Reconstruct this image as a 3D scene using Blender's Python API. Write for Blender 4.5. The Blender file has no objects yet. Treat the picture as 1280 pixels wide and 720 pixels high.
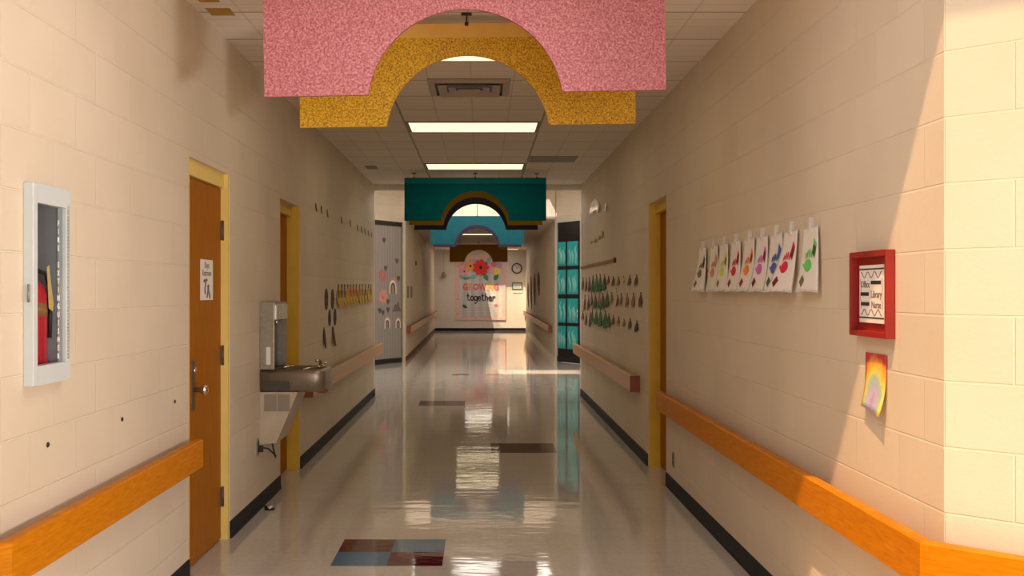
import bpy, bmesh, math, random
from mathutils import Vector, Matrix
random.seed(7)
PI = math.pi
scene = bpy.context.scene
COL = scene.collection

# ------------------------------------------------------------------ measures (metres)
XL, XR = -1.52, 1.43          # corridor wall planes
EYE = 1.5
FPX, CX, CY = 1310.0, 601.0, 363.0
Y0 = 3.235                    # where the near corridor walls start
Y1 = 15.0                     # where the near corridor ends (second rotunda)
Y2 = 22.0                     # where the far corridor starts
Y3 = 38.9                     # end wall
HC = 3.0                      # corridor ceiling
HR = 3.9                      # rotunda ceiling
def yl(px, off=0.0): return FPX * (-XL - off) / (CX - px)      # depth of a column on the left wall
def yr(px, off=0.0): return FPX * (XR - off) / (px - CX)       # same on the right wall
def zz(py, Y): return EYE - (py - CY) * Y / FPX

# ------------------------------------------------------------------ materials
def new_mat(name):
    m = bpy.data.materials.new(name); m.use_nodes = True
    nt = m.node_tree; b = nt.nodes['Principled BSDF']
    return m, nt, b
def N(nt, typ, **kw):
    n = nt.nodes.new(typ)
    for k, v in kw.items():
        if k in n.inputs: n.inputs[k].default_value = v
        else: setattr(n, k, v)
    return n
def ramp(nt, stops):
    r = nt.nodes.new('ShaderNodeValToRGB'); e = r.color_ramp.elements
    while len(e) < len(stops): e.new(0.5)
    for i, (p, c) in enumerate(stops):
        e[i].position = p; e[i].color = (*c, 1)
    return r
def plain(name, col, rough=0.6, metal=0.0, var=0.06, vscale=9.0, emit=0.0, bump=0.0, spec=None):
    m, nt, b = new_mat(name)
    tc = N(nt, 'ShaderNodeTexCoord'); ns = N(nt, 'ShaderNodeTexNoise', Scale=vscale, Detail=3.0)
    nt.links.new(tc.outputs['Object'], ns.inputs['Vector'])
    lo = tuple(max(0, c * (1 - var)) for c in col); hi = tuple(min(1, c * (1 + var)) for c in col)
    r = ramp(nt, [(0.3, lo), (0.7, hi)])
    nt.links.new(ns.outputs['Fac'], r.inputs['Fac']); nt.links.new(r.outputs['Color'], b.inputs['Base Color'])
    b.inputs['Roughness'].default_value = rough; b.inputs['Metallic'].default_value = metal
    if spec is not None: b.inputs['Specular IOR Level'].default_value = spec
    if emit:
        b.inputs['Emission Color'].default_value = (*col, 1); b.inputs['Emission Strength'].default_value = emit
    if bump:
        bp = N(nt, 'ShaderNodeBump', Strength=0.5, Distance=bump)
        nt.links.new(ns.outputs['Fac'], bp.inputs['Height']); nt.links.new(bp.outputs['Normal'], b.inputs['Normal'])
    return m

def block_mat():
    m, nt, b = new_mat('painted_block')
    uv = N(nt, 'ShaderNodeUVMap')
    br = N(nt, 'ShaderNodeTexBrick', Scale=1.0)
    br.offset = 0.5; br.offset_frequency = 2; br.squash = 1.0
    br.inputs['Mortar Size'].default_value = 0.0042; br.inputs['Mortar Smooth'].default_value = 0.5
    br.inputs['Brick Width'].default_value = 0.4064; br.inputs['Row Height'].default_value = 0.2032
    br.inputs['Color1'].default_value = (0.72, 0.625, 0.50, 1); br.inputs['Color2'].default_value = (0.69, 0.60, 0.475, 1)
    br.inputs['Mortar'].default_value = (0.755, 0.665, 0.535, 1)  # joints a touch lighter, imitating light caught on them
    nt.links.new(uv.outputs['UV'], br.inputs['Vector'])
    ns = N(nt, 'ShaderNodeTexNoise', Scale=1.6, Detail=4.0); nt.links.new(uv.outputs['UV'], ns.inputs['Vector'])
    mx = N(nt, 'ShaderNodeMix'); mx.data_type = 'RGBA'; mx.blend_type = 'MULTIPLY'; mx.inputs[0].default_value = 1.0
    r = ramp(nt, [(0.25, (0.9, 0.89, 0.87)), (0.75, (1, 1, 1))]); nt.links.new(ns.outputs['Fac'], r.inputs['Fac'])
    nt.links.new(br.outputs['Color'], mx.inputs[6]); nt.links.new(r.outputs['Color'], mx.inputs[7])
    nt.links.new(mx.outputs[2], b.inputs['Base Color'])
    n2 = N(nt, 'ShaderNodeTexNoise', Scale=55.0, Detail=3.0); nt.links.new(uv.outputs['UV'], n2.inputs['Vector'])
    ma = N(nt, 'ShaderNodeMath', operation='MULTIPLY'); ma.inputs[1].default_value = 0.16
    nt.links.new(n2.outputs['Fac'], ma.inputs[0])
    sub = N(nt, 'ShaderNodeMath', operation='SUBTRACT')
    nt.links.new(ma.outputs[0], sub.inputs[0]); nt.links.new(br.outputs['Fac'], sub.inputs[1])
    bp = N(nt, 'ShaderNodeBump', Strength=0.6, Distance=0.008)
    nt.links.new(sub.outputs[0], bp.inputs['Height']); nt.links.new(bp.outputs['Normal'], b.inputs['Normal'])
    b.inputs['Roughness'].default_value = 0.5; b.inputs['Specular IOR Level'].default_value = 0.3
    return m

def floor_mat(name, c1, c2, rough=0.055, spec=0.55):
    m, nt, b = new_mat(name)
    tc = N(nt, 'ShaderNodeTexCoord')
    ch = N(nt, 'ShaderNodeTexBrick', Scale=1.0); ch.offset = 0.0
    ch.inputs['Brick Width'].default_value = 0.3048; ch.inputs['Row Height'].default_value = 0.3048
    ch.inputs['Mortar Size'].default_value = 0.0012
    ch.inputs['Color1'].default_value = (*c1, 1); ch.inputs['Color2'].default_value = (*c2, 1)
    ch.inputs['Mortar'].default_value = (*(c * 0.82 for c in c1), 1)
    mp = N(nt, 'ShaderNodeMapping'); mp.inputs['Location'].default_value = (0.82, -5.70, 0)
    nt.links.new(tc.outputs['Object'], mp.inputs['Vector']); nt.links.new(mp.outputs['Vector'], ch.inputs['Vector'])
    ns = N(nt, 'ShaderNodeTexNoise', Scale=30.0, Detail=5.0); nt.links.new(tc.outputs['Object'], ns.inputs['Vector'])
    mx = N(nt, 'ShaderNodeMix'); mx.data_type = 'RGBA'; mx.blend_type = 'MULTIPLY'; mx.inputs[0].default_value = 1.0
    r = ramp(nt, [(0.3, (0.9, 0.9, 0.9)), (0.7, (1, 1, 1))]); nt.links.new(ns.outputs['Fac'], r.inputs['Fac'])
    nt.links.new(ch.outputs['Color'], mx.inputs[6]); nt.links.new(r.outputs['Color'], mx.inputs[7])
    nt.links.new(mx.outputs[2], b.inputs['Base Color'])
    m2 = N(nt, 'ShaderNodeMapping'); m2.inputs['Scale'].default_value = (0.55, 1.5, 1.0); nt.links.new(tc.outputs['Object'], m2.inputs['Vector'])
    n2 = N(nt, 'ShaderNodeTexNoise', Scale=2.8, Detail=3.0, Roughness=0.6); nt.links.new(m2.outputs['Vector'], n2.inputs['Vector'])
    bp = N(nt, 'ShaderNodeBump', Strength=0.16, Distance=0.012)
    nt.links.new(n2.outputs['Fac'], bp.inputs['Height']); nt.links.new(bp.outputs['Normal'], b.inputs['Normal'])
    b.inputs['Roughness'].default_value = rough
    b.inputs['Specular IOR Level'].default_value = spec
    return m

def ceiling_mat():
    m, nt, b = new_mat('ceiling_tile')
    tc = N(nt, 'ShaderNodeTexCoord')
    mp = N(nt, 'ShaderNodeMapping'); mp.inputs['Location'].default_value = (0.68, -9.31, 0)
    nt.links.new(tc.outputs['Object'], mp.inputs['Vector'])
    g = N(nt, 'ShaderNodeTexBrick', Scale=1.0); g.offset = 0.0
    g.inputs['Brick Width'].default_value = 1.22; g.inputs['Row Height'].default_value = 0.61
    g.inputs['Mortar Size'].default_value = 0.011; g.inputs['Mortar Smooth'].default_value = 0.1
    g.inputs['Color1'].default_value = (0.80, 0.74, 0.66, 1); g.inputs['Color2'].default_value = (0.76, 0.70, 0.62, 1)
    g.inputs['Mortar'].default_value = (0.46, 0.41, 0.35, 1)
    s = N(nt, 'ShaderNodeTexBrick', Scale=1.0); s.offset = 0.0
    s.inputs['Brick Width'].default_value = 0.305; s.inputs['Row Height'].default_value = 0.1525
    s.inputs['Mortar Size'].default_value = 0.006; s.inputs['Mortar Smooth'].default_value = 0.3
    s.inputs['Color1'].default_value = (1, 1, 1, 1); s.inputs['Color2'].default_value = (0.94, 0.94, 0.94, 1)
    s.inputs['Mortar'].default_value = (0.74, 0.73, 0.72, 1)
    nt.links.new(mp.outputs['Vector'], g.inputs['Vector']); nt.links.new(mp.outputs['Vector'], s.inputs['Vector'])
    mx = N(nt, 'ShaderNodeMix'); mx.data_type = 'RGBA'; mx.blend_type = 'MULTIPLY'; mx.inputs[0].default_value = 0.75
    nt.links.new(g.outputs['Color'], mx.inputs[6]); nt.links.new(s.outputs['Color'], mx.inputs[7])
    nt.links.new(mx.outputs[2], b.inputs['Base Color']); b.inputs['Roughness'].default_value = 0.85
    ad = N(nt, 'ShaderNodeMath', operation='ADD')
    nt.links.new(g.outputs['Fac'], ad.inputs[0]); nt.links.new(s.outputs['Fac'], ad.inputs[1])
    bp = N(nt, 'ShaderNodeBump', Strength=0.4, Distance=0.004); bp.invert = True
    nt.links.new(ad.outputs[0], bp.inputs['Height']); nt.links.new(bp.outputs['Normal'], b.inputs['Normal'])
    return m

def wood_mat(name, dark, light, scale=(1.0, 1.0, 1.0), rough=0.35):
    m, nt, b = new_mat(name)
    tc = N(nt, 'ShaderNodeTexCoord'); mp = N(nt, 'ShaderNodeMapping'); mp.inputs['Scale'].default_value = scale
    nt.links.new(tc.outputs['Object'], mp.inputs['Vector'])
    ns = N(nt, 'ShaderNodeTexNoise', Scale=5.0, Detail=6.0, Roughness=0.6, Distortion=0.6)
    nt.links.new(mp.outputs['Vector'], ns.inputs['Vector'])
    b.inputs['Specular IOR Level'].default_value = 0.06
    r = ramp(nt, [(0.3, dark), (0.68, light)]); nt.links.new(ns.outputs['Fac'], r.inputs['Fac'])
    nt.links.new(r.outputs['Color'], b.inputs['Base Color']); b.inputs['Roughness'].default_value = rough
    bp = N(nt, 'ShaderNodeBump', Strength=0.08, Distance=0.002)
    nt.links.new(ns.outputs['Fac'], bp.inputs['Height']); nt.links.new(bp.outputs['Normal'], b.inputs['Normal'])
    return m

def glitter_mat(name, dark, mid, light, scale=95.0):
    m, nt, b = new_mat(name)
    tc = N(nt, 'ShaderNodeTexCoord')
    n1 = N(nt, 'ShaderNodeTexNoise', Scale=scale, Detail=2.0, Roughness=0.7); nt.links.new(tc.outputs['Object'], n1.inputs['Vector'])
    r = ramp(nt, [(0.36, dark), (0.5, mid), (0.66, light)]); nt.links.new(n1.outputs['Fac'], r.inputs['Fac'])
    nt.links.new(r.outputs['Color'], b.inputs['Base Color']); b.inputs['Roughness'].default_value = 0.55
    bp = N(nt, 'ShaderNodeBump', Strength=0.3, Distance=0.004)
    nt.links.new(n1.outputs['Fac'], bp.inputs['Height']); nt.links.new(bp.outputs['Normal'], b.inputs['Normal'])
    return m

def rainbow_mat():
    m, nt, b = new_mat('rainbow_crayon')
    tc = N(nt, 'ShaderNodeTexCoord')
    mp = N(nt, 'ShaderNodeMapping'); mp.inputs['Location'].default_value = (0, 0, 0.07); mp.inputs['Scale'].default_value = (1.2, 0.0, 1.0)
    nt.links.new(tc.outputs['Object'], mp.inputs['Vector'])
    ns = N(nt, 'ShaderNodeTexNoise', Scale=28.0, Detail=4.0); nt.links.new(tc.outputs['Object'], ns.inputs['Vector'])
    ln = N(nt, 'ShaderNodeVectorMath', operation='LENGTH'); nt.links.new(mp.outputs['Vector'], ln.inputs[0])
    ad = N(nt, 'ShaderNodeMath', operation='MULTIPLY_ADD'); ad.inputs[1].default_value = 0.06; ad.inputs[2].default_value = -0.03
    nt.links.new(ns.outputs['Fac'], ad.inputs[0])
    a2 = N(nt, 'ShaderNodeMath', operation='ADD'); nt.links.new(ln.outputs['Value'], a2.inputs[0]); nt.links.new(ad.outputs[0], a2.inputs[1])
    ms = N(nt, 'ShaderNodeMath', operation='MULTIPLY'); ms.inputs[1].default_value = 5.7; nt.links.new(a2.outputs[0], ms.inputs[0])
    r = ramp(nt, [(0.0, (0.42, 0.28, 0.55)), (0.2, (0.55, 0.42, 0.62)), (0.32, (0.42, 0.46, 0.60)), (0.48, (0.40, 0.55, 0.38)),
                  (0.6, (0.8, 0.68, 0.12)), (0.74, (0.85, 0.5, 0.04)), (0.86, (0.75, 0.25, 0.05)), (0.97, (0.55, 0.04, 0.04))])
    nt.links.new(ms.outputs[0], r.inputs['Fac']); nt.links.new(r.outputs['Color'], b.inputs['Base Color'])
    b.inputs['Roughness'].default_value = 0.7
    return m

def plank_mat(name, c1, c2, width=0.09):
    m, nt, b = new_mat(name)
    tc = N(nt, 'ShaderNodeTexCoord')
    mp = N(nt, 'ShaderNodeMapping'); mp.inputs['Scale'].default_value = (1.0 / width, 1.0, 0.45)
    nt.links.new(tc.outputs['Object'], mp.inputs['Vector'])
    ns = N(nt, 'ShaderNodeTexNoise', Scale=3.0, Detail=5.0); nt.links.new(mp.outputs['Vector'], ns.inputs['Vector'])
    wv = N(nt, 'ShaderNodeTexWave', Scale=0.32, Distortion=0.4); wv.bands_direction = 'X'; nt.links.new(mp.outputs['Vector'], wv.inputs['Vector'])
    mu = N(nt, 'ShaderNodeMath', operation='MULTIPLY_ADD'); mu.inputs[1].default_value = 0.45
    nt.links.new(wv.outputs['Fac'], mu.inputs[0])
    m2 = N(nt, 'ShaderNodeMath', operation='MULTIPLY'); m2.inputs[1].default_value = 0.6; nt.links.new(ns.outputs['Fac'], m2.inputs[0])
    nt.links.new(m2.outputs[0], mu.inputs[2])
    r = ramp(nt, [(0.2, c1), (0.75, c2)]); nt.links.new(mu.outputs[0], r.inputs['Fac'])
    nt.links.new(r.outputs['Color'], b.inputs['Base Color']); b.inputs['Roughness'].default_value = 0.7
    return m

def dots_mat():
    m, nt, b = new_mat('dotted_border')
    tc = N(nt, 'ShaderNodeTexCoord'); v = N(nt, 'ShaderNodeTexVoronoi', Scale=9.0, Randomness=0.35); nt.links.new(tc.outputs['Object'], v.inputs['Vector'])
    r = ramp(nt, [(0.0, (0.75, 0.08, 0.09)), (0.30, (0.78, 0.12, 0.12)), (0.36, (0.86, 0.55, 0.50))])
    nt.links.new(v.outputs['Distance'], r.inputs['Fac']); nt.links.new(r.outputs['Color'], b.inputs['Base Color']); b.inputs['Roughness'].default_value = 0.7
    return m

def glass_mat():
    m = bpy.data.materials.new('clear_glass'); m.use_nodes = True
    nt = m.node_tree; nt.nodes.clear()
    out = N(nt, 'ShaderNodeOutputMaterial'); t = N(nt, 'ShaderNodeBsdfTransparent'); g = N(nt, 'ShaderNodeBsdfGlossy', Roughness=0.03)
    fr = N(nt, 'ShaderNodeMath', operation='POWER'); lw_ = N(nt, 'ShaderNodeLayerWeight', Blend=0.5); fr.inputs[1].default_value = 7.0; nt.links.new(lw_.outputs['Facing'], fr.inputs[0]); mx = N(nt, 'ShaderNodeMixShader')
    t.inputs['Color'].default_value = (0.9, 0.92, 0.92, 1)
    nt.links.new(fr.outputs[0], mx.inputs[0]); nt.links.new(t.outputs[0], mx.inputs[1]); nt.links.new(g.outputs[0], mx.inputs[2])
    nt.links.new(mx.outputs[0], out.inputs['Surface'])
    return m

M = {}
M['block'] = block_mat()
M['floor'] = floor_mat('waxed_floor_tile', (0.60, 0.57, 0.53), (0.57, 0.54, 0.50))
M['tile_maroon'] = floor_mat('maroon_floor_tile', (0.09, 0.0, 0.003), (0.08, 0.0, 0.003), spec=0.25)
M['tile_blue'] = floor_mat('blue_floor_tile', (0.06, 0.175, 0.32), (0.055, 0.165, 0.31), spec=0.25)
M['tile_dark'] = floor_mat('brown_floor_tile', (0.075, 0.04, 0.032), (0.06, 0.032, 0.028))
M['ceiling'] = ceiling_mat()
M['stain'] = plain('stained_tile', (0.45, 0.26, 0.05), 0.9, var=0.2)
M['rail'] = wood_mat('oak_rail', (0.44, 0.135, 0.0015), (0.60, 0.215, 0.003), (2.2, 2.2, 22.0), 0.4)
M['rail_lit'] = wood_mat('lit_oak_rail', (0.55, 0.33, 0.17), (0.68, 0.44, 0.24), (2.2, 2.2, 22.0), 0.3)  # oak rail paled, the light sheen on its front put into the colour
M['laminated'] = plain('laminated_paper', (0.86, 0.84, 0.82), 0.08, var=0.01)
M['rail_end'] = plain('rail_end_grain', (0.26, 0.06, 0.02), 0.5)
M['door_wood'] = wood_mat('orange_door_wood', (0.29, 0.092, 0.0005), (0.39, 0.130, 0.001), (9.0, 9.0, 1.2), 0.4)
M['yellow'] = plain('yellow_paint', (0.72, 0.47, 0.03), 0.4, var=0.03)
M['yellow_pale'] = plain('pale_yellow_paint', (0.80, 0.60, 0.16), 0.4, var=0.03)
M['base'] = plain('black_vinyl', (0.014, 0.014, 0.017), 0.6, var=0.2, spec=0.2)
M['steel'] = plain('brushed_steel', (0.32, 0.28, 0.225), 0.34, 0.8, var=0.08, vscale=40)
M['steel_light'] = plain('light_steel', (0.62, 0.58, 0.52), 0.35, 0.6)
M['chrome'] = plain('chrome', (0.75, 0.73, 0.7), 0.12, 1.0, var=0.02)
M['fountain_beige'] = plain('fountain_beige', (0.50, 0.41, 0.31), 0.5)
M['dark'] = plain('dark_recess', (0.05, 0.045, 0.035), 0.5)
M['grille'] = plain('grille_grey', (0.30, 0.25, 0.19), 0.55)
M['hinge'] = plain('hinge_bronze', (0.16, 0.11, 0.08), 0.4, 0.6)
M['black'] = plain('black_plastic', (0.012, 0.011, 0.012), 0.45)
M['white'] = plain('white_paper', (0.80, 0.76, 0.72), 0.7, var=0.02)
M['cab'] = plain('cabinet_grey_white', (0.56, 0.62, 0.63), 0.4, var=0.02)
M['cab_in'] = plain('cabinet_inside', (0.30, 0.31, 0.34), 0.5)
M['letter_white'] = plain('white_letters', (0.85, 0.86, 0.86), 0.5, emit=0.0)
M['ext_red'] = plain('extinguisher_red', (0.55, 0.012, 0.03), 0.3)
M['tag_yellow'] = plain('inspection_yellow', (0.75, 0.55, 0.18), 0.6)
M['glass'] = glass_mat()
M['sign_red'] = plain('red_box_paint', (0.30, 0.012, 0.007), 0.5, var=0.12)
M['cream_lit'] = plain('cream_and_lit_edge', (0.80, 0.72, 0.62), 0.35)  # cream card colour; also paints the lit corners and sunlit baseboard
M['light_frame'] = plain('light_frame', (0.30, 0.25, 0.19), 0.6)
M['diffuser'] = plain('light_diffuser', (1.0, 0.86, 0.55), 0.5, emit=1.15, var=0.01)
M['vent'] = plain('vent_metal', (0.42, 0.36, 0.29), 0.5)
M['pink'] = glitter_mat('pink_glitter', (0.28, 0.065, 0.08), (0.43, 0.13, 0.15), (0.60, 0.25, 0.26), 105)
M['gold'] = glitter_mat('gold_glitter', (0.27, 0.135, 0.001), (0.62, 0.34, 0.004), (0.84, 0.53, 0.03), 105)
M['gold_plain'] = plain('gold_card', (0.72, 0.43, 0.09), 0.7)
M['teal'] = plain('dark_teal_board', (0.0005, 0.10, 0.12), 0.8, spec=0.05)
M['teal_strip'] = plain('teal_strip', (0.012, 0.18, 0.20), 0.8, spec=0.05)
M['mustard'] = plain('mustard_board', (0.40, 0.22, 0.006), 0.8, spec=0.05)
M['navy'] = plain('navy_board', (0.012, 0.012, 0.035), 0.8)
M['teal_light'] = plain('light_teal_board', (0.015, 0.105, 0.135), 0.8, spec=0.05)
M['purple'] = plain('purple_board', (0.045, 0.02, 0.07), 0.8)
M['brown'] = plain('brown_board', (0.45, 0.24, 0.03), 0.8, spec=0.05)
M['mural'] = plank_mat('grey_plank_paper', (0.24, 0.215, 0.195), (0.37, 0.335, 0.305), 0.06)
M['black_frame'] = plain('black_door_paint', (0.010, 0.009, 0.010), 0.4)
M['teal_sheet'] = plain('turquoise_paper', (0.02, 0.40, 0.42), 0.5, var=0.12)
M['teal_ghost'] = plain('pale_turquoise_paint', (0.22, 0.58, 0.56), 0.6)
M['board_grey'] = plank_mat('board_grey_paper', (0.50, 0.49, 0.48), (0.66, 0.65, 0.64), 0.3)
def colr(key, c, rough=0.65):
    if key not in M: M[key] = plain(key, c, rough, var=0.1)
    return M[key]
colr('red_paint', (0.62, 0.02, 0.03)); colr('crimson_paint', (0.70, 0.01, 0.06)); colr('orange_paint', (0.85, 0.25, 0.02))
colr('magenta_paint', (0.62, 0.12, 0.50)); colr('blue_paint', (0.06, 0.12, 0.45)); colr('green_paint', (0.12, 0.62, 0.12))
colr('yellow_paint_art', (0.70, 0.72, 0.08)); colr('salmon_paint', (0.62, 0.28, 0.18)); colr('olive_paint', (0.16, 0.16, 0.08))
colr('olive_sheet', (0.26, 0.25, 0.17)); colr('maroon_card', (0.18, 0.008, 0.015)); colr('darkgreen_card', (0.03, 0.09, 0.02)); colr('darkred_card', (0.28, 0.02, 0.01))
colr('brown_card', (0.11, 0.045, 0.015)); colr('tan_card', (0.30, 0.14, 0.04)); colr('leaf_green', (0.01, 0.13, 0.025)); colr('black_card', (0.02, 0.011, 0.012))
colr('yellow_card', (0.68, 0.44, 0.02)); colr('grey_card', (0.10, 0.10, 0.09)); colr('pink_card', (0.50, 0.18, 0.18)); colr('peach_card', (0.58, 0.31, 0.25))
colr('poster_red', (0.75, 0.03, 0.02)); colr('poster_orange', (0.90, 0.45, 0.10)); colr('poster_pink', (0.85, 0.40, 0.50)); colr('poster_lilac', (0.5, 0.35, 0.65))
colr('poster_yellow', (0.85, 0.68, 0.15)); colr('poster_teal', (0.22, 0.50, 0.48)); colr('poster_green', (0.05, 0.25, 0.12)); colr('poster_coral', (0.85, 0.14, 0.14))
colr('clock_rim', (0.06, 0.05, 0.045), 0.4); colr('sign_green', (0.05, 0.22, 0.12)); colr('ink', (0.02, 0.02, 0.02)); colr('ink_brown', (0.14, 0.06, 0.03))
colr('border_pink', (0.86, 0.52, 0.48)); colr('red_button', (0.28, 0.06, 0.03)); colr('ink_soft', (0.16, 0.13, 0.11))
M['rainbow'] = rainbow_mat(); M['border_dots'] = dots_mat(); M['clip'] = plain('clear_clip', (0.58, 0.53, 0.47), 0.3)

# ------------------------------------------------------------------ builders
class MB:
    def __init__(s): s.bm = bmesh.new()
    def box(s, x0, x1, y0, y1, z0, z1, mi=0, bev=0.0):
        r = bmesh.ops.create_cube(s.bm, size=1.0, matrix=Matrix.Translation(((x0+x1)/2, (y0+y1)/2, (z0+z1)/2)) @ Matrix.Diagonal((abs(x1-x0), abs(y1-y0), abs(z1-z0), 1)))
        vs = r['verts']; fs = list({f for v in vs for f in v.link_faces})
        for f in fs: f.material_index = mi
        if bev:
            es = list({e for f in fs for e in f.edges})
            bmesh.ops.bevel(s.bm, geom=es, offset=bev, segments=2, profile=0.5, affect='EDGES', clamp_overlap=True)
        return s
    def prism(s, pts, y0, y1, mi=0, T=None):
        """pts (x,z) outline extruded along y"""
        T = T or (lambda x, y, z: (x, y, z))
        a = [s.bm.verts.new(T(x, y0, z)) for x, z in pts]; b = [s.bm.verts.new(T(x, y1, z)) for x, z in pts]
        fs = [s.bm.faces.new(a), s.bm.faces.new(b[::-1])]
        n = len(pts)
        for i in range(n): fs.append(s.bm.faces.new((a[i], b[i], b[(i+1) % n], a[(i+1) % n])))
        for f in fs: f.material_index = mi
        return s
    def prism_x(s, pts, x0, x1, mi=0):
        """pts (y,z) outline extruded along x"""
        a = [s.bm.verts.new((x0, y, z)) for y, z in pts]; b = [s.bm.verts.new((x1, y, z)) for y, z in pts]
        fs = [s.bm.faces.new(a), s.bm.faces.new(b[::-1])]
        n = len(pts)
        for i in range(n): fs.append(s.bm.faces.new((a[i], b[i], b[(i+1) % n], a[(i+1) % n])))
        for f in fs: f.material_index = mi
        return s
    def tube(s, path, r, seg=8, mi=0, closed=False):
        P = [Vector(p) for p in path]; n = len(P); rings = []
        rr = r if isinstance(r, (list, tuple)) else [r] * n
        up = Vector((0.123, 0.456, 0.88))
        for i, p in enumerate(P):
            d = (P[(i+1) % n] - P[i-1]) if closed else (P[min(i+1, n-1)] - P[max(i-1, 0)])
            d.normalize(); a = d.cross(up)
            if a.length < 1e-3: a = d.cross(Vector((1, 0, 0)))
            a.normalize(); b = d.cross(a).normalized()
            rings.append([s.bm.verts.new(p + (a * math.cos(t) + b * math.sin(t)) * rr[i]) for t in [2*PI*k/seg for k in range(seg)]])
        for i in range(n if closed else n-1):
            A, B = rings[i], rings[(i+1) % n]
            for k in range(seg):
                f = s.bm.faces.new((A[k], A[(k+1) % seg], B[(k+1) % seg], B[k])); f.smooth = True; f.material_index = mi
        if not closed:
            s.bm.faces.new(rings[0]).material_index = mi; s.bm.faces.new(rings[-1][::-1]).material_index = mi
        return s
    def lathe(s, prof, c=(0, 0, 0), axis='Z', seg=20, mi=0):
        rings = []
        for r, h in prof:
            ring = []
            for k in range(seg):
                t = 2*PI*k/seg; u, v = max(r, 1e-5)*math.cos(t), max(r, 1e-5)*math.sin(t)
                p = (u, v, h) if axis == 'Z' else ((u, h, v) if axis == 'Y' else (h, u, v))
                ring.append(s.bm.verts.new(Vector(p) + Vector(c)))
            rings.append(ring)
        for A, B in zip(rings, rings[1:]):
            for k in range(seg):
                f = s.bm.faces.new((A[k], A[(k+1) % seg], B[(k+1) % seg], B[k])); f.smooth = True; f.material_index = mi
        s.bm.faces.new(rings[0]).material_index = mi; s.bm.faces.new(rings[-1]).material_index = mi
        return s
    def out(s, name, mats, parent=None, loc=None, rz=0.0):
        bmesh.ops.recalc_face_normals(s.bm, faces=s.bm.faces)
        me = bpy.data.meshes.new(name); s.bm.to_mesh(me); s.bm.free()
        for m in (mats if isinstance(mats, (list, tuple)) else [mats]): me.materials.append(M[m] if isinstance(m, str) else m)
        o = bpy.data.objects.new(name, me); COL.objects.link(o)
        if parent: o.parent = parent
        if loc is not None: o.location = loc
        if rz: o.rotation_euler = (0, 0, rz)
        return o

def tag(o, label, cat, group=None, kind=None):
    o['label'] = label; o['category'] = cat
    if group: o['group'] = group
    if kind: o['kind'] = kind
    return o
def thing(name, label, cat, loc=(0, 0, 0), rz=0.0, group=None):
    o = bpy.data.objects.new(name, None); COL.objects.link(o); o.empty_display_size = 0.1
    o.location = loc; o.rotation_euler = (0, 0, rz)
    return tag(o, label, cat, group)
def struct(o, label=None, cat=None):
    o['kind'] = 'structure'
    if label: o['label'] = label
    if cat: o['category'] = cat
    return o
def text(name, body, size, mat, parent, x, z, y=-0.002, align='CENTER', depth=0.0006, rot=0.0, sx=1.0, bold=0.0):
    cu = bpy.data.curves.new(name, 'FONT'); cu.body = body; cu.size = size; cu.align_x = align; cu.align_y = 'CENTER'; cu.extrude = depth
    cu.offset = bold; cu.resolution_u = 3
    t = bpy.data.objects.new(name, cu); COL.objects.link(t)
    bpy.context.view_layer.update()
    me = bpy.data.meshes.new_from_object(t.evaluated_get(bpy.context.evaluated_depsgraph_get()))
    bpy.data.objects.remove(t, do_unlink=True); bpy.data.curves.remove(cu)
    me.transform(Matrix.Translation((x, y, z)) @ Matrix.Rotation(rot, 4, 'Y') @ Matrix.Diagonal((sx, 1, 1, 1)) @ Matrix.Rotation(PI/2, 4, 'X'))
    me.materials.clear(); me.materials.append(M[mat]); me.name = name
    o = bpy.data.objects.new(name, me); COL.objects.link(o); o.parent = parent
    return o
LROT, RROT = PI/2, -PI/2     # local x runs to the viewer's right, y into the wall, z up

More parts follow.
